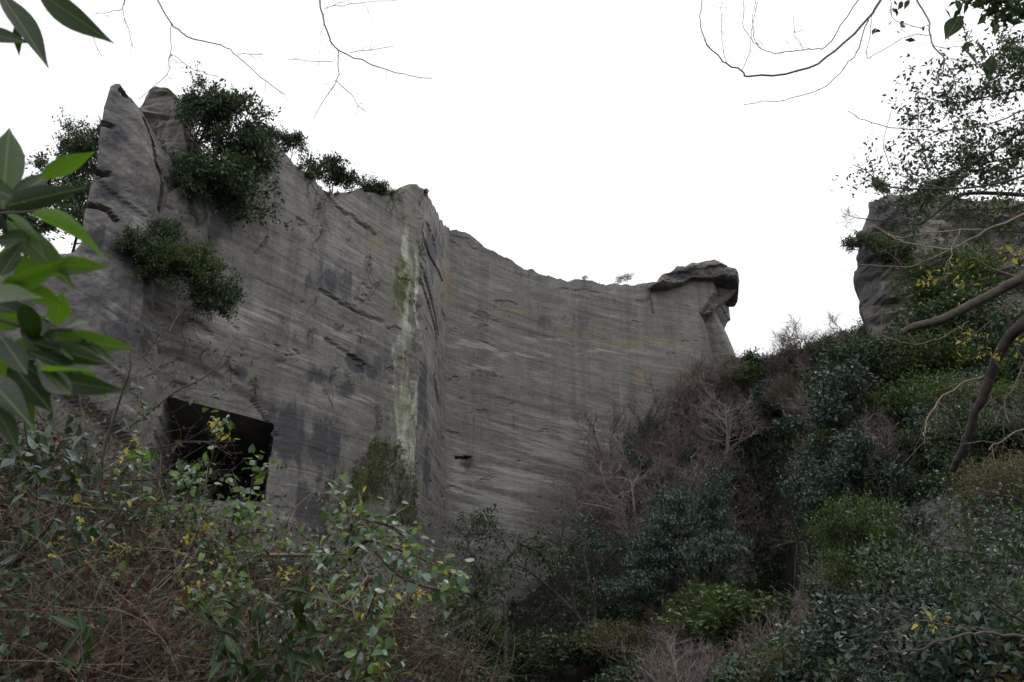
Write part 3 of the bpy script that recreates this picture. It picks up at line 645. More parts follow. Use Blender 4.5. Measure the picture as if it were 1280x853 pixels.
# ------------------------------------------------------------------ tree prototypes
tree_proto('bare1', 1, 6, 4.2, None, bark='twig', levels=5, kids=(7, 5, 4, 4), trunk_r=.10, rmin=.009, wig=.22, bare=.25, multi=2)
tree_proto('bare2', 2, 6, 5.0, None, bark='twig', levels=5, kids=(6, 5, 5, 4), trunk_r=.09, rmin=.009, wig=.26, bare=.3, multi=2)
tree_proto('bare3', 3, 6, 3.4, None, bark='twig', levels=5, kids=(8, 5, 4, 4), trunk_r=.08, rmin=.008, wig=.2, bare=.2)
tree_proto('darkbare', 4, 6, 6, None, bark='bark', levels=5, kids=(6, 4, 4, 3), trunk_r=.12, rmin=.012, wig=.3, bare=.35)
tree_proto('ever1', 5, 6, 4.6, 'ever', .30, 9, .24, levels=4, kids=(9, 6, 5), trunk_r=.14, wig=.2, bare=.25)
tree_proto('ever2', 6, 6, 5.6, 'ever', .28, 9, .22, levels=4, kids=(8, 7, 5), trunk_r=.14, wig=.25, bare=.3, multi=2)
tree_proto('blue1', 7, 6, 5, 'blue', .32, 9, .28, levels=4, kids=(8, 6, 5), trunk_r=.12, wig=.2, bare=.2)
tree_proto('lush1', 8, 6, 6, 'lush', .26, 9, .24, levels=4, kids=(9, 7, 5), trunk_r=.12, wig=.2, bare=.1, multi=2)
tree_proto('lay1', 9, 7, 5, 'blue', .24, 12, .34, levels=4, kids=(12, 6, 4), trunk_r=.12, wig=.1, bare=.15, layered=True, flat=True)
tree_proto('lay2', 10, 6, 7, 'ever', .18, 10, .28, levels=4, kids=(8, 7, 5), trunk_r=.12, wig=.3, bare=.5, layered=True, flat=True, bark='bark')
tree_proto('olive1', 11, 6, 5, 'olive', .15, 6, .3, levels=4, kids=(8, 6, 5), trunk_r=.08, wig=.25, bare=.2, bark='twig', multi=2)
tree_proto('shrub1', 12, 4, 5.5, 'ever', .24, 9, .2, levels=4, kids=(9, 6, 5), trunk_r=.06, wig=.3, bare=.02, droop=.35, multi=4)
tree_proto('shrub2', 13, 4, 5.5, 'lush', .22, 8, .2, levels=4, kids=(9, 6, 5), trunk_r=.06, wig=.3, bare=.02, droop=.45, multi=4)
def gtree(key, name, px, py, hpx, label, cat='tree', wide=1.0, y0=12):
    p, ok = ground_at(px, py, y0)
    h = hpx * p.y / F * 1.02
    return put_tree(key, name, p - Vector((0, 0, .15)), h, label, cat, wide=wide)
def ctree(key, name, px, py, Y, hpx, label, cat='tree', wide=1.0, rz=None, tilt=(0, 0)):
    p = at(px, py, Y); return put_tree(key, name, p, hpx * Y / F, label, cat, wide=wide, rz=rz, tilt=tilt)

# cliff-top and cliff-face plants
ctree('ever1', 'evergreen_tree', 262, 246, 43.2, 140, 'large dark evergreen tree crowning the cliff top beside the pillar', wide=.88)
ctree('ever2', 'evergreen_tree', 238, 195, 42.5, 96, 'smaller evergreen squeezed between the rough shoulder and the large cliff-top tree', wide=.9)
ctree('ever2', 'evergreen_tree', 304, 226, 43.8, 62, 'evergreen leaning over the rim on the right flank of the large cliff-top tree', wide=.9)
ctree('shrub1', 'evergreen_shrub', 272, 258, 42.6, 56, 'dark shrub hanging under the large cliff-top tree', 'shrub', wide=1.1)
ctree('ever2', 'evergreen_tree', 340, 192, 46.5, 36, 'low tree on the small summit right of the large cliff-top tree', wide=.85)
ctree('ever1', 'evergreen_shrub', 362, 205, 47.5, 42, 'tiny shrub clinging to the right edge of the small summit', 'shrub', wide=.8)
ctree('ever2', 'evergreen_tree', 100, 245, 50, 92, 'half hidden tree behind the left edge of the rock pillar', wide=.8)
ctree('ever1', 'evergreen_tree', 66, 270, 52, 90, 'small tree left of the pillar just above the broad green leaves', wide=1.0)
ctree('ever2', 'spreading_tree', 415, 245, 52.2, 52, 'small spreading tree standing alone on the rim of the left wall', wide=1.0)
ctree('shrub1', 'rim_shrub', 464, 245, 55.8, 15, 'rounded green shrub on the rim right of the lone spreading tree', 'shrub', wide=1.5)
ctree('olive1', 'rim_grass_clump', 490, 246, 57, 14, 'dry grassy clump at the corner of the left wall rim', 'shrub', wide=1.6)
ctree('lay2', 'rim_shrub', 786, 358, 80, 15, 'tiny flat-topped shrub on the back wall rim left of the overhanging slab', 'shrub', wide=1.3)
ctree('olive1', 'rim_shrub', 732, 353, 78, 8, 'speck of dry scrub on the rim of the back wall', 'shrub', wide=1.0)
ctree('shrub1', 'ledge_shrub', 176, 322, 37.4, 30, 'dark green shrub at the left end of the clump growing in the cliff face', 'shrub', wide=1.0)
ctree('shrub1', 'ledge_shrub', 206, 306, 39.2, 30, 'upright green shrub at the top of the clump growing in the cliff face', 'shrub', wide=.7)
ctree('shrub2', 'ledge_shrub', 236, 345, 39.2, 38, 'yellow-green shrub in the middle of the clump growing in the cliff face', 'shrub', wide=.85)
ctree('shrub1', 'ledge_shrub', 262, 386, 40.4, 40, 'dark shrub hanging at the lower right end of the cliff face clump', 'shrub', wide=.8)
ctree('shrub2', 'ledge_shrub', 204, 348, 38.4, 34, 'leafy shrub low in the middle of the cliff face clump', 'shrub', wide=.9)
ctree('bare3', 'ledge_scrub', 212, 412, 38, 50, 'brown twiggy scrub under the cliff face shrubs', 'shrub', wide=1.0)
def wall_ivy(label, blobs, n, mats_, seed, sz=.17):
    rg = np.random.default_rng(seed); vpx, vpy = proj(V_CL[:, 0], V_CL[:, 1], V_CL[:, 2])
    m_ = blob(vpx + 7 * fbm(V_CL[:, 0], V_CL[:, 1], V_CL[:, 2], 3, seed), vpy, blobs) + .45 * fbm(V_CL[:, 0] * .9, V_CL[:, 1] * .9, V_CL[:, 2] * .6, 4, seed + 3)
    c_ = V_CL[(m_ > .42) & (CC_CL < nA + 12)]; c_ = c_[rg.integers(len(c_), size=n)]
    t = thing('wall_creeper', c_.mean(0), label, 'creeper'); out_ = np.array([math.cos(AZ_A), -math.sin(AZ_A), 0])
    pol_ = []
    for q in range(60):
        b = c_[rg.integers(n)] + out_ * .1; pts = [b]
        for _ in range(4): pts.append(pts[-1] + np.array([dA[0], dA[1], 0]) * rg.normal() * .35 + np.array([0, 0, -.5]) + out_ * rg.normal() * .05)
        pol_.append((np.array(pts), np.linspace(.025, .012, 5)))
    tag(branches_obj(t, pol_, 'bark', 3, 'stem'), kind='stuff')
    for mt, fr in mats_:
        k = int(n * fr); b = c_[rg.integers(n, size=k)] + out_ * rg.uniform(.03, .3, (k, 1)) + rg.normal(size=(k, 3)) * .08
        D_ = rg.normal(size=(k, 3)) * .6 + np.array([0, 0, -.8]); Vv, Fq = leaves(b - c_.mean(0), D_, out_ + rg.normal(size=(k, 3)) * .4, sz * (.6 + .8 * rg.random(k)), sz * .6 * np.ones(k))
        tag(link('foliage', mesh_np('foliage', Vv, Fq, M[mt]), t), kind='stuff')
ctree('ever1', 'evergreen_tree', 88, 325, 48, 110, 'dark tree filling the gap between the pillar edge and the broad green leaves', wide=.9)
ctree('ever1', 'evergreen_tree', 30, 345, 46, 100, 'dark tree behind the broad green leaves at the far left', wide=1.2)
ctree('shrub1', 'evergreen_shrub', 236, 250, 41.8, 60, 'dark bush filling the cleft right of the rough shoulder', 'shrub', wide=.7)
# slope trees
S = [
     ('lay1', 'layered_tree', 765, 760, 110, 'layered evergreen at the left edge of the slope against the back wall', .7),
     ('lay1', 'layered_tree', 872, 770, 165, 'layered blue-green tree standing over the dark gully', .62),
     ('lay1', 'layered_tree', 825, 790, 120, 'smaller layered tree at the left foot of the tall layered one', .9),
     ('bare1', 'bare_tree', 735, 700, 110, 'pale bare tree at the low left end of the slope', 1.1),
     ('bare2', 'bare_tree', 800, 680, 120, 'wide bare tree left of the tall layered tree', 1.0),
     ('bare1', 'bare_tree', 770, 610, 100, 'bare tree on the slope edge against the middle of the back wall', 1.0),
     ('darkbare', 'bare_tree', 835, 600, 95, 'dark forked bare tree halfway up the slope', .9),
     ('bare3', 'bare_tree', 830, 540, 80, 'brown bare tree on the upper slope under the ochre band', 1.2),
     ('bare2', 'bare_tree', 880, 520, 70, 'bare tree just below the overhanging slab', 1.1),
     ('bare1', 'bare_tree', 905, 580, 100, 'bare tree in the middle of the upper slope', 1.0),
     ('bare3', 'bare_tree', 950, 500, 60, 'bare tree under the notch right of the rock prop', 1.2),
     ('ever1', 'evergreen_tree', 950, 475, 34, 'small evergreen at the notch beside the rock prop', 1.0),
     ('blue1', 'evergreen_tree', 940, 560, 70, 'blue-green tree on the upper slope above the gully', 1.0),
     ('lush1', 'green_shrub', 935, 500, 30, 'green shrub patch high on the slope below the notch', 1.2),
     ('olive1', 'olive_shrub', 985, 530, 55, 'olive shrub right of the gully head', 1.0),
     ('bare2', 'bare_tree', 1000, 470, 60, 'bare tree on the skyline of the slope', 1.0),
     ('ever2', 'evergreen_tree', 1045, 470, 52, 'evergreen bush on the skyline beside the bare lacy tree', .8),
     ('darkbare', 'bare_tree', 1076, 480, 80, 'lacy bare tree filling the skyline gap left of the bluff', .8),
     ('bare1', 'bare_tree', 1020, 560, 80, 'bare tree on the slope below the skyline gap', 1.0),
     ('blue1', 'evergreen_tree', 1050, 620, 80, 'blue-green tree at the upper right side of the gully', 1.0),
     ('blue1', 'evergreen_tree', 1090, 600, 110, 'blue-green tree on the slope under the bluff', 1.1),
     ('ever2', 'evergreen_tree', 1130, 540, 110, 'dark evergreen at the left foot of the bluff', 1.0),
     ('ever1', 'evergreen_tree', 1180, 500, 120, 'dark evergreen before the middle of the bluff', 1.2),
     ('ever2', 'evergreen_tree', 1250, 500, 110, 'dark evergreen before the right part of the bluff', 1.2),
     ('lush1', 'green_tree', 1085, 765, 115, 'bright green rounded tree right of the gully', .7),
     ('ever1', 'evergreen_tree', 1140, 775, 80, 'dark evergreen against the right side of the bright green tree', .9),
     ('blue1', 'evergreen_tree', 1110, 650, 90, 'blue-green tree in the middle of the right hand slope', 1.0),
     ('ever2', 'evergreen_tree', 1230, 620, 110, 'dark evergreen left of the slanting dark trunk', 1.0),
     ('blue1', 'evergreen_shrub', 1060, 860, 80, 'blue-green shrub at the bottom edge right of the gully', 1.4),
     ('blue1', 'evergreen_shrub', 1150, 880, 90, 'blue-green shrub at the bottom edge nearer the right corner', 1.3),
     ('lush1', 'fern_bush', 900, 830, 70, 'feathery green bush at the foot of the layered tree', 1.5),
     ('lush1', 'fern_bush', 590, 890, 90, 'feathery green bush at the bottom below the inner wall corner', .9),
     ('ever1', 'evergreen_shrub', 660, 880, 60, 'dark shrub at the bottom edge before the back wall foot', 1.3),
     ('ever2', 'evergreen_shrub', 740, 870, 70, 'dark shrub at the bottom edge left of the small grey rock', 1.2),
     ('olive1', 'olive_shrub', 790, 850, 60, 'olive shrub beside the small grey rock at the bottom', 1.3),
     ('olive1', 'olive_shrub', 960, 870, 50, 'olive shrub at the bottom of the dark gully', 1.4),
     ('bare3', 'bare_shrub', 850, 870, 80, 'low brown bare shrub at the bottom centre right', 1.5),
     ('bare3', 'bare_tree', 1035, 650, 60, 'bare tree hanging over the pale gully rock', 1.0)]
for key, nm, a, b, h, lb, wd in S:
    gtree(key, nm, a, b, h, lb, 'shrub' if 'shrub' in nm or 'bush' in nm else 'tree', wd)
wall_ivy('flat olive creeper spread over the foot of the left wall below the pale streak', [(470, 600, 50, 44), (440, 640, 34, 40), (505, 640, 34, 50)], 5200, [('olive', .6), ('lush', .4)], 5)
wall_ivy('small mossy creeper on the inner wall corner at its foot', [(532, 655, 16, 46)], 1800, [('lush', .6), ('olive', .4)], 6)
wall_ivy('thin creeper patch clinging high left of the corner foot', [(482, 558, 26, 18)], 700, [('olive', 1.0)], 7)
ctree('ever1', 'evergreen_tree', 1112, 248, 60, 30, 'small tree on the left corner of the bluff top', wide=1.0)
ctree('darkbare', 'bare_tree', 1086, 275, 58.5, 36, 'bare twisted tree sticking out from the bluff top corner', wide=1.2, tilt=(0, -1.0), rz=0)
ctree('ever2', 'evergreen_shrub', 1075, 325, 57.5, 36, 'small shrub hanging on the left edge of the bluff', 'shrub', wide=.7)
ctree('ever2', 'evergreen_tree', 1180, 252, 60, 34, 'evergreen on the middle of the bluff top', wide=1.2)
ctree('lush1', 'bluff_shrub', 1120, 340, 57, 50, 'green shrub on the left face of the bluff', 'shrub', wide=.8)
ctree('lush1', 'bluff_shrub', 1200, 400, 54, 80, 'green shrub at the foot of the bluff behind the yellow leaves', 'shrub', wide=1.3)

_r = random.Random(12)
ORD = 'first second third fourth fifth sixth seventh eighth ninth tenth eleventh twelfth thirteenth fourteenth fifteenth sixteenth seventeenth eighteenth nineteenth twentieth twenty-first twenty-second'.split()
LOOK = dict(bare1='bushy pale-twigged', bare2='wide-spreading', bare3='upright fine-twigged', darkbare='dark gnarled', ever1='dense dark green', ever2='twin-stemmed green', blue1='blue-green', lay1='layered blue-green', olive1='olive scrubby', lush1='bright green')
def crowd(n, keys, x0, x1, y0, y1, hm, name, label, group, cond=lambda a, b: True):
    k_ = 0; made = []
    while k_ < n:
        a, b = _r.uniform(x0, x1), _r.uniform(y0, y1); p, ok_ = ground_at(a, b, 14)
        if not ok_ or p.y < 17 or not cond(a, b): k_ += .2; continue
        ky = _r.choice(keys); t = put_tree(ky, name, p - Vector((0, 0, .2)), _r.uniform(*hm) * (.45 + .55 * min(1, p.y / 50)), label, 'tree', wide=_r.uniform(.7, 1.1), group=group); k_ += 1; made.append((a, ky, t))
    for i, (a, ky, t) in enumerate(sorted(made, key=lambda m: m[0])): t['label'] = LOOK[ky] + ' ' + label.format(ORD[i])
ng = lambda a, b: not (890 < a < 1030 and b > 590) and not (1120 < a < 1245 and b > 600)
crowd(22, ['bare1', 'bare2', 'bare3', 'darkbare'], 760, 1100, 460, 640, (3.5, 6), 'bare_tree', 'leafless tree, {} from the left among those crowding the upper slope', 'leafless trees crowding the upper slope', ng)
crowd(18, ['bare1', 'bare2', 'bare3', 'bare1'], 690, 930, 480, 640, (3, 5.5), 'bare_tree', 'leafless tree, {} from left in the brown fringe before the back wall', 'leafless trees fringing the back wall', ng)
crowd(12, ['bare1', 'bare2', 'darkbare'], 1000, 1290, 480, 660, (3, 5), 'bare_tree', 'leafless tree, {} from left among bare ones on the right slope', 'leafless trees of the right hand slope', ng)
crowd(16, ['bare1', 'bare3', 'darkbare'], 740, 885, 620, 790, (3.5, 6), 'bare_tree', 'leafless tree, {} from the left on the lower slope left of the gully', 'leafless trees left of the gully', ng)
crowd(20, ['ever1', 'ever2', 'blue1', 'lay1', 'olive1', 'lush1', 'ever1'], 1000, 1300, 470, 700, (3, 5.5), 'evergreen_tree', 'tree, {} from the left among those crowding the right hand slope', 'evergreen trees crowding the right hand slope', ng)
crowd(10, ['blue1', 'ever1', 'lay1', 'olive1'], 780, 900, 540, 780, (3, 5), 'evergreen_tree', 'tree, {} from the left among the leafy ones left of the gully', 'evergreen trees left of the gully', ng)

# pale rock showing in the gully and on the right slope
for nm, poly, Y_, lb in [('gully_rock', [(790, 790), (812, 786), (822, 830), (812, 860), (796, 850)], 43, 'small grey rock among scrub at the bottom centre')]:
    Y_ = ground_at(sum(p[0] for p in poly) / len(poly), sum(p[1] for p in poly) / len(poly), 12)[0].y + .5
    me = rock_mass(nm, poly, Y_, 4, 0, .12, 1.3, 91, 'rough', .5, .5, None, lambda x, y: dict(pale=np.ones(len(x)) * .3, moss=np.ones(len(x)) * .4))
    tag(link(nm, me), lb, 'rock')
#FOREGROUND
# ================================================================== foreground
# ---- leaf meshes (unit length along +X, blade in XY)
def blade_mesh(name, mat, width=.26, n=7, fold=.18, curl=.15, peak=.42, point=1.3, heart=False):
    xs = np.linspace(0, 1, n + 1); V = []; Fq = []
    for i, x in enumerate(xs):
        if heart: wv = width * (max(0, math.sin(math.pi * min(1, x * .86 + .14))) ** .8) * (1.25 - .55 * x) if x < 1 else 0
        else:
            t = x / peak if x < peak else (1 - x) / (1 - peak); wv = width * (math.sin(t * math.pi / 2) ** (.8 if x < peak else point))
        z = -curl * x * x; bx = x - (.12 * (1 - x) if heart else 0)
        V += [(bx, wv * .5, z + fold * wv), (x, 0, z), (bx, -wv * .5, z + fold * wv)]
    for i in range(n):
        a = i * 3; Fq += [(a, a + 1, a + 4, a + 3), (a + 1, a + 2, a + 5, a + 4)]
    return mesh_np(name, np.array(V, float), np.array(Fq), mat, smooth_=True)
BL = {}
for k_, m_ in (('big', 'bigleaf'), ('dark', 'bigdark')):
    BL[k_] = [blade_mesh(k_ + '_leaf_blade', M[m_], w_, 9, f_, c_) for w_, f_, c_ in ((.30, .16, .10), (.27, .22, .2), (.33, .12, .05))]
BL['mid'] = [blade_mesh('shrub_leaf_blade', M['bigdark'], w_, 5, .2, c_) for w_, c_ in ((.36, .1), (.32, .25))]
BL['midb'] = [blade_mesh('bluish_leaf_blade', M['blue'], w_, 5, .15, c_) for w_, c_ in ((.42, .1), (.38, .25))]
BL['ivy'] = [blade_mesh('ivy_leaf_blade', M['ivy'], w_, 5, f_, .15, heart=True) for w_, f_ in ((.8, .12), (.7, .22))]
BL['ivyg'] = [blade_mesh('fresh_leaf_blade', M['ivyg'], w_, 5, f_, .15, heart=True) for w_, f_ in ((.75, .12), (.6, .2))]
BL['yel'] = [blade_mesh('yellow_leaf_blade', M['yellow'], w_, 4, .15, .2, heart=h_) for w_, h_ in ((.55, True), (.35, False))]

def put_leaf(parent, mesh, p, d, up, L, wsc=1.0):
    X_ = Vector(d).normalized(); Z_ = Vector(up); Y_ = Z_.cross(X_)
    if Y_.length < 1e-4: Y_ = Vector((1, 0, 0)).cross(X_)
    Y_.normalize(); Z_ = X_.cross(Y_)
    R = Matrix((X_, Y_, Z_)).transposed().to_4x4()
    o = bpy.data.objects.new('leaf', mesh); COL.objects.link(o); o.parent = parent
    o.matrix_local = Matrix.Translation(Vector(p) - parent.location) @ R @ Matrix.Diagonal((L, L * wsc, L, 1)); return o
def smooth_poly(pts, sub=4, jit=0.0, rng=None):
    pts = np.array(pts, float); n = len(pts); out = []
    P_ = np.vstack([2 * pts[0] - pts[1], pts, 2 * pts[-1] - pts[-2]])
    for i in range(1, n):
        a, b, c, d = P_[i - 1], P_[i], P_[i + 1], P_[i + 2]
        for t in np.arange(sub) / sub:
            out.append(.5 * (2 * b + (c - a) * t + (2 * a - 5 * b + 4 * c - d) * t * t + (3 * b - a - 3 * c + d) * t ** 3))
    out.append(pts[-1]); out = np.array(out)
    if rng is not None and jit: out[1:-1, :3] += rng.normal(size=(len(out) - 2, 3)) * jit
    return out
def stem(pts, Y0, Y1=None, w0=3, w1=1, sub=4, jit=.0, rng=None, wob=0.0):
    """picture points to a world-space curve running from depth Y0 to Y1; width in pixels"""
    Y1 = Y0 if Y1 is None else Y1; n = len(pts); r = []
    for i, (a, b) in enumerate(pts):
        t = i / (n - 1); Yd = Y0 + (Y1 - Y0) * t + (wob * math.sin(i * 2.1 + a) if wob else 0); p = at(a, b, Yd)
        r.append((*p, max(.4, w0 + (w1 - w0) * t) * .5 * Yd / F))
    q_ = smooth_poly(r, sub, jit, rng); return q_[:, :3], np.abs(q_[:, 3]) + .0003
def side_twigs(st, k, L, rng, droop=0.0, r=None, n=4, two=.6, up=.0):
    """random finer twigs leaving a stem; returns list"""
    P_, R_2 = st; out = []
    for _ in range(k):
        i = rng.integers(max(1, len(P_) // 6), len(P_) - 1); t_ = P_[i + 1 if i + 1 < len(P_) else i] - P_[i - 1]; t_ /= np.linalg.norm(t_) + 1e-9
        d_ = t_ * .8 + rng.normal(size=3) * .6; d_[2] += up - droop; d_ /= np.linalg.norm(d_); pts = [P_[i]]; l_ = L * (.5 + rng.random())
        for _ in range(n - 1): d_ = d_ + rng.normal(size=3) * .22; d_[2] -= droop * .2; d_ /= np.linalg.norm(d_); pts.append(pts[-1] + d_ * l_ / (n - 1))
        r0 = min(R_2[i] * .7, r or 9); out.append((np.array(pts), np.linspace(r0, r0 * .4, n)))
        if rng.random() < two: out += side_twigs(out[-1], 2, L * .5, rng, droop, r0 * .7, 3, 0, up)
    return out
def foliage_obj(parent, P_, size, mat, rng, name='foliage', down=.2, wr=.5):
    n = len(P_); D_ = rdir(n, rng); D_[:, 2] -= down; V, Fq = leaves(P_ - np.array(parent.location), D_, rdir(n, rng, 1.4), size * (.6 + .8 * rng.random(n)), size * wr * (.7 + .6 * rng.random(n)))
    return tag(link(name, mesh_np(name, V, Fq, M[mat]), parent), kind='stuff')
def spray(name, label, cat, stems, Y, n, lpx, kinds, seed, spread=14, bark='lbark', w=(3, 1.2), wob=.25, twigs=6, tw_px=26, yfrac=0.0, Y1=None, up=(0, -.35, 1), dn=-.1):
    rng = np.random.default_rng(seed); p = at(*stems[0][0], Y); t = thing(name, p, label, cat); polys = []; sts = []
    for sp_ in stems: st = stem(sp_, Y, Y1, w[0], w[1], wob=wob); polys.append(st); sts.append(st)
    tw = []
    for st in sts: tw += side_twigs(st, twigs, tw_px * Y / F, rng, 0, .0035 * Y / 4, up=.15)
    polys += tw; branches_obj(t, polys, bark, 4, 'stem')
    allp = tw + sts
    for q_ in range(int(n * 1.5)):
        a = allp[rng.integers(len(tw))] if tw and rng.random() < .75 else sts[rng.integers(len(sts))]
        i = rng.integers(1, len(a[0])); b = a[0][i] + rng.normal(size=3) * spread * Y / F * .35
        d_ = rng.normal(size=3); d_[2] += dn; u_ = np.array(up) + rng.normal(size=3) * .45
        kk = 'yel' if rng.random() < yfrac else kinds[rng.integers(len(kinds))]
        ms = BL[kk]; put_leaf(t, ms[rng.integers(len(ms))], b, d_, u_, lpx * Y / F * (.5 + .55 * rng.random()) * (.65 if kk == 'yel' else .82 if kk in ('ivy', 'ivyg') else 1))
    return t

# ---- near bank cover
rng = np.random.default_rng(77)
def bank_pts(n, px0=-60, px1=620, y0=540, y1=960):
    px = rng.uniform(px0, px1, n); py = rng.uniform(y0, y1, n); x, y, z, ok = hit(px, py, 1.5); ok &= (y < 11)
    return np.stack([x, y, z], -1)[ok]
B0 = bank_pts(26000)
nv = 9500; b = B0[rng.integers(len(B0), size=nv)] + np.stack([rng.normal(size=nv) * .1, rng.normal(size=nv) * .1, rng.exponential(.16, nv)], -1)
pol = []
for i in range(nv):
    L = .25 + .6 * rng.random(); d_ = rng.normal(size=3) * np.array([1, .7, .55]); d_ /= np.linalg.norm(d_); cv = rng.normal(size=3) * .55; pts = [b[i]]
    for _ in range(4): d_ = d_ + cv * .5 + rng.normal(size=3) * .15; d_ /= np.linalg.norm(d_); pts.append(pts[-1] + d_ * L / 4)
    r_ = .0009 + .0019 * rng.random()**2; pol.append((np.array(pts), np.linspace(r_, r_ * .5, 5)))
V, Fq = tubes(pol[:5000]); tag(link('dry_vine_tangle', mesh_np('dry_vine_tangle', V, Fq, M['palet'])), 'pale brown dry vines tangled over the near bank', 'dry vines', kind='stuff')
V, Fq = tubes(pol[5000:]); tag(link('dark_twig_tangle', mesh_np('dark_twig_tangle', V, Fq, M['lbark'])), 'dark twigs tangled among the dry vines of the near bank', 'twigs', kind='stuff')
def cover(name, label, cat, n, size, mat, hh, wr=.55, mask=None, den=0):
    b = B0[rng.integers(len(B0), size=n)]; m_ = fbm(b[:, 0] * 1.3, b[:, 1] * 1.3, b[:, 2] * 1.3, 3, den) > (mask if mask is not None else -9); b = b[m_]; n = len(b)
    b = b + np.stack([rng.normal(size=n) * .08, rng.normal(size=n) * .08, rng.exponential(hh, n)], -1)
    V, Fq = leaves(b, rdir(n, rng), rdir(n, rng, 1.0), size * (.5 + rng.random(n)), size * wr * (.5 + rng.random(n)), .35)
    tag(link(name, mesh_np(name, V, Fq, M[mat])), label, cat, kind='stuff')
cover('dead_leaf_litter', 'brown dead leaves caught in the tangle on the near bank', 'dead leaves', 30000, .06, 'dry', .12)
cover('low_green_leaves', 'small dark green leaves growing through the near bank tangle', 'ground cover', 34000, .05, 'ever', .16, mask=-.1, den=5)
cover('low_pale_leaves', 'pale green small leaves growing through the near bank tangle', 'ground cover', 12000, .045, 'ivy', .2, mask=.1, den=6)
cover('low_olive_leaves', 'olive and yellowish leaves scattered through the near bank tangle', 'ground cover', 6000, .045, 'olive', .2, mask=.1, den=8)

# ---- broad-leaved branches at the left edge, close to the camera
def big_branch(name, label, cat, twigs_, lv, Y, Yr=.12, seed=0):
    rng = np.random.default_rng(seed); t = thing(name, at(*twigs_[0][0], Y), label, cat)
    for tw in twigs_: branches_obj(t, [stem(tw, Y, None, 5, 3)], 'lbark', 6, 'twig')
    for a, b, w_, kd in lv:
        Ya = Y + rng.uniform(-.5, .5) * Yr; Yb = Ya + rng.uniform(-.6, .6) * Yr
        A_2, B_2 = at(*a, Ya), at(*b, Yb); d_ = B_2 - A_2; L = d_.length
        view = (Vector((0, 0, CAMZ)) - A_2).normalized(); u_ = view * (1 if rng.random() < .8 else -1) + Vector((0, 0, rng.uniform(-.1, .7))) + Vector(rng.normal(size=3) * .18)
        ms = BL[kd][rng.integers(3)]; wn = L * .30; put_leaf(t, ms, A_2, d_, u_, L, max(.6, (w_ * Ya / F * .98) / wn))
        pet = np.array([A_2 - d_ * .12, A_2 + d_ * .05]); 
    return t
LV = [((10, 250), (70, 215), 30, 'dark'), ((-10, 300), (55, 300), 32, 'dark'), ((-20, 380), (60, 395), 30, 'dark'), ((0, 345), (30, 300), 22, 'dark'), ((30, 400), (75, 440), 24, 'dark'), ((35, 440), (110, 470), 26, 'dark'), ((30, 455), (85, 500), 30, 'dark'), ((-20, 490), (50, 495), 30, 'dark'), ((5, 455), (45, 540), 30, 'big'), ((50, 415), (120, 425), 24, 'dark'), ((3, 262), (11, 150), 27, 'big'), ((47, 224), (122, 187), 30, 'big'), ((6, 258), (98, 235), 36, 'dark'), ((38, 268), (158, 316), 40, 'big'), ((8, 275), (97, 361), 38, 'big'), ((8, 268), (70, 318), 26, 'big'),
      ((-40, 225), (24, 248), 36, 'dark'), ((-30, 330), (40, 366), 34, 'big'), ((-20, 320), (88, 345), 26, 'big'), ((70, 407), (78, 364), 26, 'big'), ((60, 421), (172, 436), 27, 'big'), ((82, 410), (122, 394), 14, 'big'),
      ((20, 424), (86, 456), 32, 'big'), ((58, 440), (137, 498), 34, 'big'), ((45, 448), (103, 517), 32, 'dark'), ((12, 452), (66, 516), 38, 'dark'), ((-20, 402), (44, 402), 28, 'big'), ((-20, 375), (38, 362), 26, 'big'),
      ((40, 428), (146, 458), 26, 'dark'), ((98, 424), (149, 453), 11, 'big'), ((-10, 435), (60, 470), 32, 'dark'), ((-20, 470), (35, 520), 36, 'dark'), ((0, 420), (40, 475), 30, 'dark'), ((20, 300), (-20, 400), 34, 'big'),
      ((-10, 505), (28, 560), 30, 'dark'), ((40, 330), (8, 380), 26, 'dark'), ((10, 290), (40, 330), 22, 'dark'), ((-5, 440), (20, 500), 30, 'big')]
_r = random.Random(4)
for _ in range(7):
    bx, by = _r.uniform(-20, 70), _r.uniform(330, 500); an = _r.uniform(-.5, 1.3); ln_ = _r.uniform(55, 95)
    LV.append(((bx, by), (bx + ln_ * math.cos(an), by + ln_ * math.sin(an)), _r.uniform(22, 32), _r.choice(['dark', 'dark', 'big'])))
big_branch('broad_leaf_branch', 'close branch of broad glossy green leaves entering at the left edge', 'branch', [[(-60, 300), (-10, 270), (30, 266), (60, 262)], [(-60, 380), (0, 400), (50, 412), (90, 412)], [(-60, 460), (-10, 440), (30, 438), (60, 440)]], LV, 1.15, .22, 5)
big_branch('broad_leaf_spray', 'three dark broad leaves hanging from the top left corner', 'branch', [[(-30, -60), (0, -20), (40, -14), (70, -20)]],
           [((0, -8), (63, 80), 30, 'dark'), ((46, -12), (138, 54), 38, 'dark'), ((-30, 40), (36, 52), 24, 'dark'), ((20, 30), (24, 70), 12, 'dark')], 1.3, .15, 9)
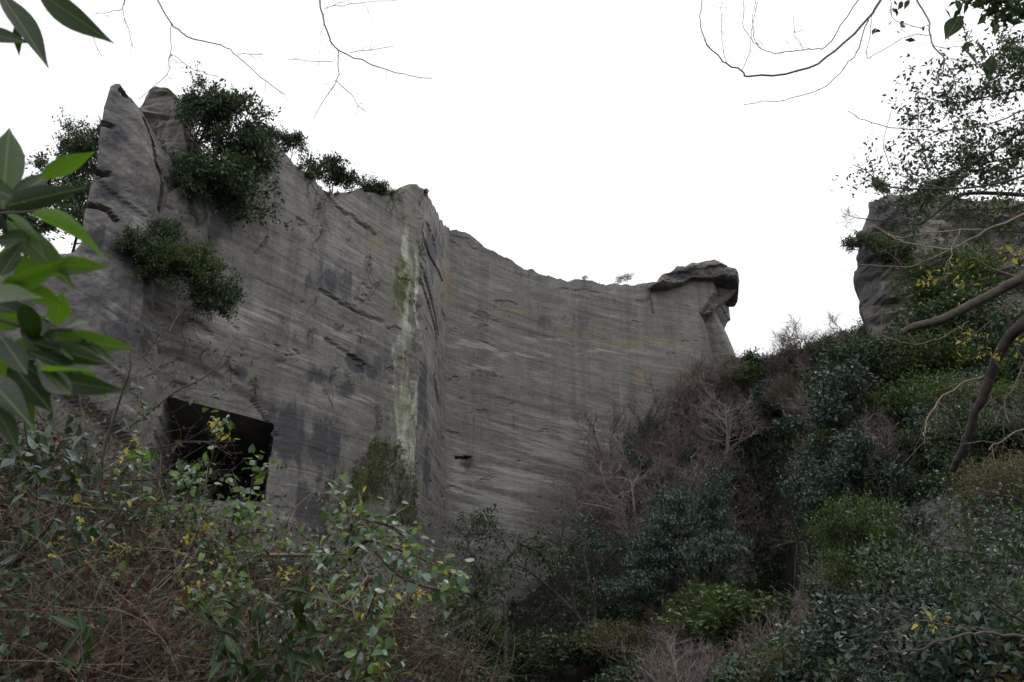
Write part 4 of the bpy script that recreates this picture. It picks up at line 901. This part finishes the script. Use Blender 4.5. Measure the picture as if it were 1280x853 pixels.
# ---- shrubs and vines on the bank
spray('glossy_shrub', 'dark glossy-leaved shrub on the left edge below the broad green leaves', 'shrub', [[(-20, 760), (20, 680), (40, 600), (30, 530)], [(0, 720), (60, 660), (95, 600), (100, 560)], [(10, 740), (70, 700), (110, 660)], [(-30, 640), (10, 580), (60, 545)]], 4.0, 290, 25, ['mid', 'midb', 'mid', 'midb'], 31, 26, twigs=16, tw_px=44, yfrac=.03, wob=.4)
spray('glossy_shrub', 'dark long-leaved shrub at the bottom centre of the bank', 'shrub', [[(330, 900), (325, 820), (318, 750)], [(330, 880), (290, 830), (280, 790)], [(335, 870), (365, 810), (380, 770)]], 3.2, 95, 40, ['dark', 'dark', 'mid'], 32, 14, twigs=9, tw_px=40, wob=.2)
spray('glossy_seedling', 'single seedling with drooping dark leaves in the bottom left brown tangle', 'seedling', [[(110, 880), (104, 830), (100, 790)]], 3.0, 9, 42, ['dark'], 33, 6, twigs=2, tw_px=20, wob=.05)
spray('upright_vine', 'upright leafy vine stem rising in front of the cave mouth', 'vine', [[(236, 710), (250, 660), (256, 610), (268, 560), (274, 530)], [(250, 660), (238, 620), (240, 590)]], 5.2, 150, 14, ['ivyg', 'ivy', 'mid'], 34, 16, twigs=14, tw_px=30)
spray('upright_vine', 'pale-tipped vine sprig before the right side of the cave mouth', 'vine', [[(300, 660), (312, 620), (320, 575)], [(290, 655), (300, 610)]], 5.2, 60, 16, ['ivyg', 'ivy'], 35, 12, twigs=6, tw_px=22)
spray('ivy_vine', 'fresh green ivy patch on the bank below the cave mouth', 'vine', [[(240, 760), (270, 700), (300, 670), (330, 665)], [(260, 740), (300, 710), (330, 700)]], 5.5, 190, 13, ['ivyg', 'ivy', 'ivyg'], 36, 22, twigs=14, tw_px=36, yfrac=.06)
spray('ivy_covered_branch', 'bluish ivy hanging on the horizontal branch at the right end of the bank', 'vine', [[(330, 694), (370, 694), (405, 694), (440, 692)], [(437, 700), (433, 680), (440, 655), (430, 640)], [(440, 692), (460, 676), (490, 684), (530, 700), (570, 720)], [(470, 690), (500, 720), (540, 735), (570, 740)], [(430, 640), (460, 650), (500, 662), (530, 690)]], 5.4, 290, 16, ['ivy', 'ivy', 'ivyg'], 37, 24, bark='palet', w=(5, 2), twigs=12, tw_px=36, yfrac=.06)
spray('ivy_vine', 'bluish ivy trailing down the lower right end of the bank', 'vine', [[(460, 720), (430, 760), (400, 800), (390, 850)], [(470, 740), (450, 790), (420, 840)], [(400, 740), (380, 780), (370, 830)]], 4.9, 290, 16, ['ivy', 'ivy', 'midb', 'ivyg'], 38, 26, bark='palet', twigs=14, tw_px=40, yfrac=.1)
spray('ivy_vine', 'sparse ivy trailing down the bank left of the cave mouth', 'vine', [[(172, 470), (176, 520), (180, 570), (172, 620)]], 5.4, 44, 13, ['ivy', 'ivyg'], 39, 9, bark='palet', twigs=5, tw_px=16, w=(1.5, 1))
spray('ivy_vine', 'ivy strand creeping across the middle of the brown tangle', 'vine', [[(120, 700), (170, 650), (220, 650), (260, 680)], [(160, 640), (150, 600), (170, 570)]], 5.4, 150, 13, ['ivy', 'ivyg', 'mid'], 40, 24, twigs=12, tw_px=34, yfrac=.12)
spray('ivy_vine', 'dark green leafy strand low on the left of the brown tangle', 'vine', [[(40, 760), (90, 740), (140, 720)], [(60, 720), (100, 700), (130, 690)]], 4.4, 120, 15, ['mid', 'midb', 'ivyg'], 41, 24, twigs=10, tw_px=34, yfrac=.05)
spray('ivy_vine', 'pale leafy strand in the tangle above the long-leaved shrub', 'vine', [[(210, 800), (240, 760), (270, 740), (310, 735)]], 4.6, 110, 16, ['ivyg', 'ivy', 'mid'], 42, 24, twigs=10, tw_px=34, yfrac=.15)
spray('fern_sprig', 'green leafy sprig at the bottom edge right of the long-leaved shrub', 'vine', [[(440, 890), (450, 840), (470, 800)], [(180, 890), (200, 840), (230, 810)]], 4.2, 130, 17, ['ivyg', 'mid', 'ivy'], 43, 22, twigs=9, tw_px=34, yfrac=.1)
for i, (pts, lb) in enumerate([([(140, 575), (155, 568), (175, 562)], 'yellow-leaved twig on the bank top left of the cave'), ([(125, 690), (140, 690), (160, 680)], 'yellow-leaved twig in the middle left of the tangle'),
        ([(480, 770), (500, 750), (520, 745)], 'yellow-leaved twig under the ivy-covered branch'), ([(235, 735), (248, 742), (262, 738)], 'yellow-leaved twig in the tangle centre'), ([(215, 690), (228, 686), (250, 670)], 'yellow-leaved twig beside the leafy strand'),
        ([(440, 800), (455, 790), (470, 800)], 'yellow-leaved twig in the lower ivy'), ([(330, 720), (340, 726), (350, 720)], 'yellow-leaved twig right of the fresh green ivy'), ([(262, 540), (272, 532), (282, 545)], 'yellow leaves at the tip of the upright vine')]):
    spray('yellow_leaf_twig', lb, 'twig', [pts], 5.0, 15, 15, ['yel'], 60 + i, 9, twigs=3, tw_px=14, w=(1.5, 1), wob=.05)

# ---- bare sapling and twigs before the pillar foot
rng = np.random.default_rng(5)
t = thing('bare_sapling', at(131, 600, 5.6), 'bare reddish sapling rising before the foot of the rock pillar', 'sapling')
sts = [stem(p, 5.6, 5.6, a, b, wob=.1) for p, a, b in [([(120, 620), (131, 560), (153, 490), (163, 459), (161, 412), (163, 368)], 5, 1.2), ([(163, 459), (182, 443), (200, 418)], 2, 1), ([(142, 543), (175, 525), (219, 490), (250, 475), (272, 456), (284, 436)], 3.5, 1), ([(175, 474), (200, 462), (225, 446)], 2, 1), ([(125, 590), (110, 540), (100, 500), (104, 470)], 3, 1), ([(150, 580), (200, 560), (250, 552), (290, 570)], 2, 1), ([(140, 600), (190, 600), (240, 590), (270, 600)], 2, 1)]]
tw = []
for st in sts: tw += side_twigs(st, 22, .22, rng, 0, .0018, 5, .9, .1)
branches_obj(t, sts + tw, 'lbark', 4)
P_ = np.array([a[0][-1] for a in tw]); P_ = P_[rng.random(len(P_)) < .5]; foliage_obj(t, P_, .035, 'dry', rng)

# ---- thin branches hanging against the sky
def sky_branch(name, label, lines, Y, k, L, seed, droop=.05, mat='twig', leaf=None, ln=0, lsz=.04):
    rng = np.random.default_rng(seed); t = thing(name, at(*lines[0][0][0], Y), label, 'branch'); sts = [stem(p, Y, Y * (1 + .1 * rng.normal()), a * .8, b, jit=.0011 * Y, rng=rng, wob=.05) for p, a, b in lines]; tw = []
    for st in sts: tw += side_twigs(st, k, L, rng, droop, .0012 * Y / 3.5, 5, .7)
    branches_obj(t, sts, mat, 8); tag(branches_obj(t, tw, mat, 4, 'twigs'), kind='stuff')
    if leaf:
        idx_ = rng.integers(len(tw), size=ln); P2 = np.array([tw[i][0][rng.integers(1, len(tw[i][0]))] for i in idx_]) + rng.normal(size=(ln, 3)) * .02; foliage_obj(t, P2, lsz, leaf, rng)
    return t
sky_branch('hanging_twig', 'thin bare twig hanging into the sky above the rock pillar', [([(185, -30), (197, 0), (214, 28), (234, 46), (276, 57), (297, 70), (324, 96), (357, 119)], 3, .9), ([(214, 30), (213, 68), (208, 92), (173, 125)], 1.4, .7), ([(213, 68), (245, 87), (273, 96)], 1.1, .6), ([(297, 69), (328, 68)], 1.0, .6)], 3.6, 5, .13, 1)
sky_branch('hanging_twig', 'thin bare twig hanging from the top edge left of the picture centre', [([(395, -30), (399, 0), (409, 39), (423, 63), (464, 79), (503, 93), (540, 98)], 3.6, .9), ([(423, 63), (421, 101), (407, 122), (392, 148)], 1.6, .6), ([(420, 101), (457, 140)], 1.2, .6), ([(405, 11), (450, 4), (499, 0)], 1.2, .6), ([(415, 77), (359, 75)], 1.2, .6), ([(438, 66), (492, 58)], 1.1, .6)], 3.6, 4, .14, 2)
sky_branch('hanging_twig', 'wispy bare twig between the top left leaves and the pillar top', [([(160, -20), (153, 11), (140, 14), (118, 17)], 1.5, .6), ([(153, 11), (160, 36), (166, 59)], 1.1, .6), ([(60, -10), (100, 20), (128, 72)], 1.2, .6)], 3.4, 4, .12, 3)
sky_branch('curving_branch', 'bare branch curving through the sky at the upper right', [([(1112, -30), (1101, 0), (1086, 23), (1044, 64), (998, 90), (939, 96), (926, 89), (903, 75), (880, 49), (875, 20), (878, -10)], 5.5, 1), ([(1086, 25), (1073, 59), (1057, 85), (1024, 112), (978, 124), (930, 131)], 2, .8), ([(1080, -15), (1072, 0), (1044, 43), (1027, 61), (1004, 62), (975, 67), (952, 62), (939, 49), (929, 30), (930, -10)], 2.2, .8), ([(952, 62), (941, 40), (945, 0)], 1.2, .7), ([(927, 90), (937, 66), (941, 30), (948, 0)], 1.2, .7), ([(908, 79), (901, 39), (903, 0)], 1.2, .7), ([(1004, 62), (995, 45), (992, 20)], 1, .6)], 4.2, 5, .14, 4)
sky_branch('curving_branch', 'kinked bare branch hanging from the top edge near the right corner', [([(1142, -20), (1145, 0), (1159, 23), (1165, 52), (1180, 77), (1172, 103)], 3.2, 1.8), ([(1180, 77), (1191, 95), (1196, 118)], 1.6, .8), ([(1165, 44), (1139, 44), (1090, 70), (1083, 66), (1090, 20)], 1.4, .7), ([(1155, 36), (1139, 33), (1116, 20), (1112, -10)], 1.4, .7), ([(1165, 57), (1200, 60), (1215, 40)], 1.2, .6), ([(1180, 75), (1215, 80), (1250, 100)], 1.2, .6)], 4.4, 5, .16, 5, leaf='ever', ln=26, lsz=.055)
sky_branch('curving_branch', 'thin bare branch bowing below the kinked one at the right edge', [([(1310, 120), (1280, 138), (1237, 154), (1198, 162), (1139, 162), (1090, 154), (1060, 139)], 3.4, .8), ([(1180, 236), (1125, 220), (1106, 185), (1114, 138)], 1.6, .7), ([(1170, 220), (1150, 190), (1147, 120)], 1.3, .7)], 5.5, 6, .2, 6)
# ---- right-hand leafy branches
def leafy(name, label, lines, Y, n, lpx, leaf, seed, spread=26, k=10, L=.35, bark='bark', cat='branch', wob=.2):
    rng = np.random.default_rng(seed); t = thing(name, at(*lines[0][0][0], Y), label, cat); sts = [stem(p, Y, Y * 1.04, a, b, wob=wob) for p, a, b in lines]; tw = []
    for st in sts: tw += side_twigs(st, k, L, rng, -.02, .0022 * Y / 5, 5, .9)
    branches_obj(t, sts + tw, bark, 6)
    idx_ = rng.integers(len(tw), size=n); P2 = np.array([tw[i][0][rng.integers(1, len(tw[i][0]))] for i in idx_]) + rng.normal(size=(n, 3)) * spread * Y / F * .4
    foliage_obj(t, P2, lpx * Y / F, leaf, rng); return t
leafy('leafy_branch', 'dense small-leaved evergreen branch against the sky at the right edge', [([(1330, 130), (1270, 170), (1225, 200), (1180, 225), (1150, 236)], 5, 1.5), ([(1320, 90), (1280, 110), (1240, 120), (1200, 128), (1165, 125)], 4, 1), ([(1330, 190), (1280, 195), (1220, 205), (1160, 200)], 4, 1), ([(1320, 60), (1290, 75), (1260, 60)], 3, 1.5)], 7, 5600, 8, 'ever', 11, 12, 44, .5)
leafy('leafy_branch', 'long thin branch with small leaves crossing before the bluff top', [([(1330, 200), (1280, 220), (1233, 232), (1191, 236), (1130, 236), (1102, 230), (1083, 214), (1066, 206)], 4, 1), ([(1320, 250), (1280, 244), (1210, 242), (1184, 255), (1158, 276), (1139, 281), (1083, 274)], 7, 1)], 6.5, 600, 7, 'ever', 12, 14, 18, .28)
leafy('leafy_branch', 'branch with bright green leaves drooping before the right part of the bluff', [([(1320, 230), (1280, 255), (1240, 262), (1200, 262)], 4, 1), ([(1320, 290), (1270, 290), (1230, 275), (1180, 270)], 3, 1)], 6.5, 520, 8, 'lush', 13, 24, 14, .35)
sky_branch('bare_branch', 'sweeping bare branch crossing the face of the bluff', [([(1330, 240), (1280, 267), (1233, 288), (1191, 312), (1158, 326), (1130, 333), (1071, 331)], 6, 1.2), ([(1228, 287), (1179, 289), (1144, 294), (1120, 297), (1088, 280)], 3.4, 1.2), ([(1191, 312), (1158, 308), (1132, 303), (1110, 292)], 3, 1.2), ([(1200, 287), (1192, 310), (1188, 330)], 1.6, .8)], 6.2, 9, .3, 14)
sky_branch('bare_branch', 'thin drooping bare branch below the broken thick branch', [([(1320, 350), (1263, 345), (1220, 325), (1195, 312)], 3.5, 1.2), ([(1212, 402), (1190, 415), (1156, 429), (1135, 429), (1106, 419), (1095, 405)], 2.4, 1), ([(1230, 470), (1198, 482), (1167, 510), (1158, 531), (1155, 545)], 2.6, 1.4), ([(1238, 360), (1252, 376), (1263, 399), (1264, 430)], 3.4, 3), ([(1300, 400), (1270, 480), (1255, 500), (1262, 530)], 2.2, 1.2), ([(1300, 530), (1258, 545), (1236, 563)], 2, 1.2)], 6, 8, .3, 15, mat='palet')
rng = np.random.default_rng(99)
t = thing('broken_branch', at(1280, 345, 5.5), 'thick broken mossy branch slanting in from the right edge below the bluff', 'branch')
branches_obj(t, [stem([(1340, 315), (1280, 346), (1249, 363), (1214, 381), (1179, 398), (1145, 408), (1127, 415)], 5.5, 6.2, 15, 9, sub=8, jit=.003, rng=rng)], 'lbark', 9)
branches_obj(t, [stem([(1136, 412), (1134, 404), (1133, 399)], 6.1, 6.1, 4, 3)], 'lbark', 6, 'stub')
t = thing('slanting_trunk', at(1278, 407, 5.5), 'dark slanting trunk running down from the right edge and ending above the slope', 'trunk')
branches_obj(t, [stem([(1330, 360), (1279, 405), (1261, 423), (1245, 451), (1233, 487), (1219, 517), (1210, 545), (1199, 570), (1191, 588)], 5.6, 7, 16, 8, sub=6, jit=.003, rng=rng)], 'bark', 9)
for i, (pts, n_, lb) in enumerate([([(1240, 400), (1215, 420), (1200, 425)], 30, 'yellow leaves beside the top of the slanting trunk'), ([(1250, 460), (1232, 440), (1215, 450)], 26, 'orange yellow leaves left of the slanting trunk'), ([(1185, 345), (1165, 350), (1150, 352)], 26, 'small yellow leaves before the lower bluff'),
        ([(1235, 368), (1215, 358), (1195, 352)], 26, 'small yellow leaves just above the broken branch'), ([(1290, 320), (1272, 312), (1258, 328)], 34, 'yellow-green leaves at the right edge above the broken branch'), ([(1210, 332), (1190, 328), (1178, 336)], 14, 'sparse yellow leaves below the sweeping branch'), ([(1185, 795), (1170, 775), (1160, 790)], 18, 'yellow leaves among the branches at the lower right'), ([(1290, 440), (1275, 425), (1265, 440)], 20, 'yellow leaves right of the slanting trunk')]):
    spray('yellow_leaf_twig', lb, 'twig', [pts], 6.0, n_ * .5, 15, ['yel'], 80 + i, 12, twigs=5, tw_px=18, w=(1.6, 1), wob=.05)
sky_branch('bare_branch', 'pale bare branch reaching left across the lower right corner', [([(1330, 800), (1280, 796), (1228, 791), (1198, 797), (1172, 803), (1139, 815), (1111, 815), (1099, 809)], 5, 1.4), ([(1228, 791), (1196, 782), (1149, 775), (1121, 761), (1109, 747), (1108, 730)], 2.4, 1.2), ([(1149, 775), (1111, 765), (1083, 754), (1076, 740)], 2, 1.1), ([(1149, 775), (1120, 788), (1100, 790)], 1.4, 1)], 6, 12, .3, 16, mat='lbark')
leafy('leafy_branch', 'dark branch with glinting small leaves in the lower right corner', [([(1330, 800), (1280, 777), (1242, 754), (1231, 740), (1221, 709), (1205, 690)], 5, 1.5), ([(1320, 712), (1280, 706), (1205, 702), (1172, 714), (1150, 725)], 4, 1), ([(1245, 694), (1191, 688), (1153, 681), (1120, 668)], 2.6, 1), ([(1310, 680), (1270, 660), (1230, 650)], 3, 1)], 7, 1050, 7.5, 'blue', 17, 30, 16, .5)
leafy('leafy_branch', 'olive green small-leaved branch above the lower right corner', [([(1330, 640), (1280, 660), (1240, 670), (1200, 665)], 3, 1), ([(1330, 720), (1285, 740), (1240, 730)], 3, 1)], 7.5, 800, 8, 'lush', 18, 34, 14, .5)
# dark leaf mass overhead in the right corner
leafy('overhead_branch', 'dark shaded leaf mass at the very top right corner', [([(1330, -40), (1280, -5), (1240, 2), (1215, -4)], 6, 2), ([(1340, 0), (1290, 12), (1262, 14)], 4, 2)], 3.6, 260, 20, 'bigdark', 19, 22, 12, .12)
rng = np.random.default_rng(8)
t = thing('overhead_leaf_sprig', at(1195, 5, 4), 'loose dark leaves dangling left of the shaded corner leaf mass', 'twig')
branches_obj(t, [stem([(1225, -30), (1200, 15), (1212, 50), (1235, 80)], 4, 4, 1.5, .8)], 'bark', 4, 'twig'); branches_obj(t, [stem([(1150, -30), (1138, 0), (1126, 4)], 4, 4, 1.2, .8)], 'bark', 4, 'twig')
for a, b in [((1200, 20), (1186, 42)), ((1205, 20), (1192, 28)), ((1212, 52), (1205, 62)), ((1222, 54), (1232, 68)), ((1208, 64), (1220, 78)), ((1228, 78), (1244, 90)), ((1240, 70), (1236, 92)), ((1196, 0), (1200, 12)), ((1128, 2), (1124, 10)), ((1136, 0), (1132, 8)), ((1232, 18), (1225, 28)), ((1246, 28), (1244, 40))]:
    A_2, B_2 = at(*a, 4), at(*b, 4); put_leaf(t, BL['dark'][rng.integers(3)], A_2, B_2 - A_2, Vector((0, -1, .3)) + Vector(rng.normal(size=3) * .3), (B_2 - A_2).length * 1.3, 1.5)

leafy('gnarled_tree', 'gnarled dark tree with flat crown standing before the foot of the back wall', [([(632, 880), (632, 800), (630, 750), (622, 722), (640, 692), (664, 672), (690, 690)], 6, 2), ([(628, 740), (600, 715), (585, 680), (590, 655)], 4, 1.5), ([(640, 692), (625, 670), (612, 655), (600, 650)], 3, 1.5), ([(650, 680), (672, 690), (688, 708)], 2.5, 1.2)], 48, 800, 6, 'ever', 71, 9, 26, 1.3, cat='tree')
leafy('gnarled_tree', 'leaning bare-stemmed tree rising left from the slope foot before the back wall', [([(790, 830), (745, 795), (718, 765), (690, 738), (664, 716), (645, 705)], 7, 2), ([(720, 768), (712, 720), (700, 690), (704, 660)], 3.5, 1.2), ([(745, 795), (742, 740), (730, 700), (735, 660)], 4, 1.3), ([(690, 738), (680, 760), (668, 780)], 2, 1)], 50, 900, 5, 'ever', 72, 16, 30, 2.0, cat='tree')
leafy('evergreen_tree', 'dark low evergreen at the foot of the inner wall corner', [([(560, 860), (565, 800), (560, 750), (575, 710), (590, 690)], 5, 2), ([(565, 790), (590, 760), (610, 730)], 3, 1.5)], 46, 1500, 6.5, 'ever', 73, 16, 40, 1.8, cat='tree')
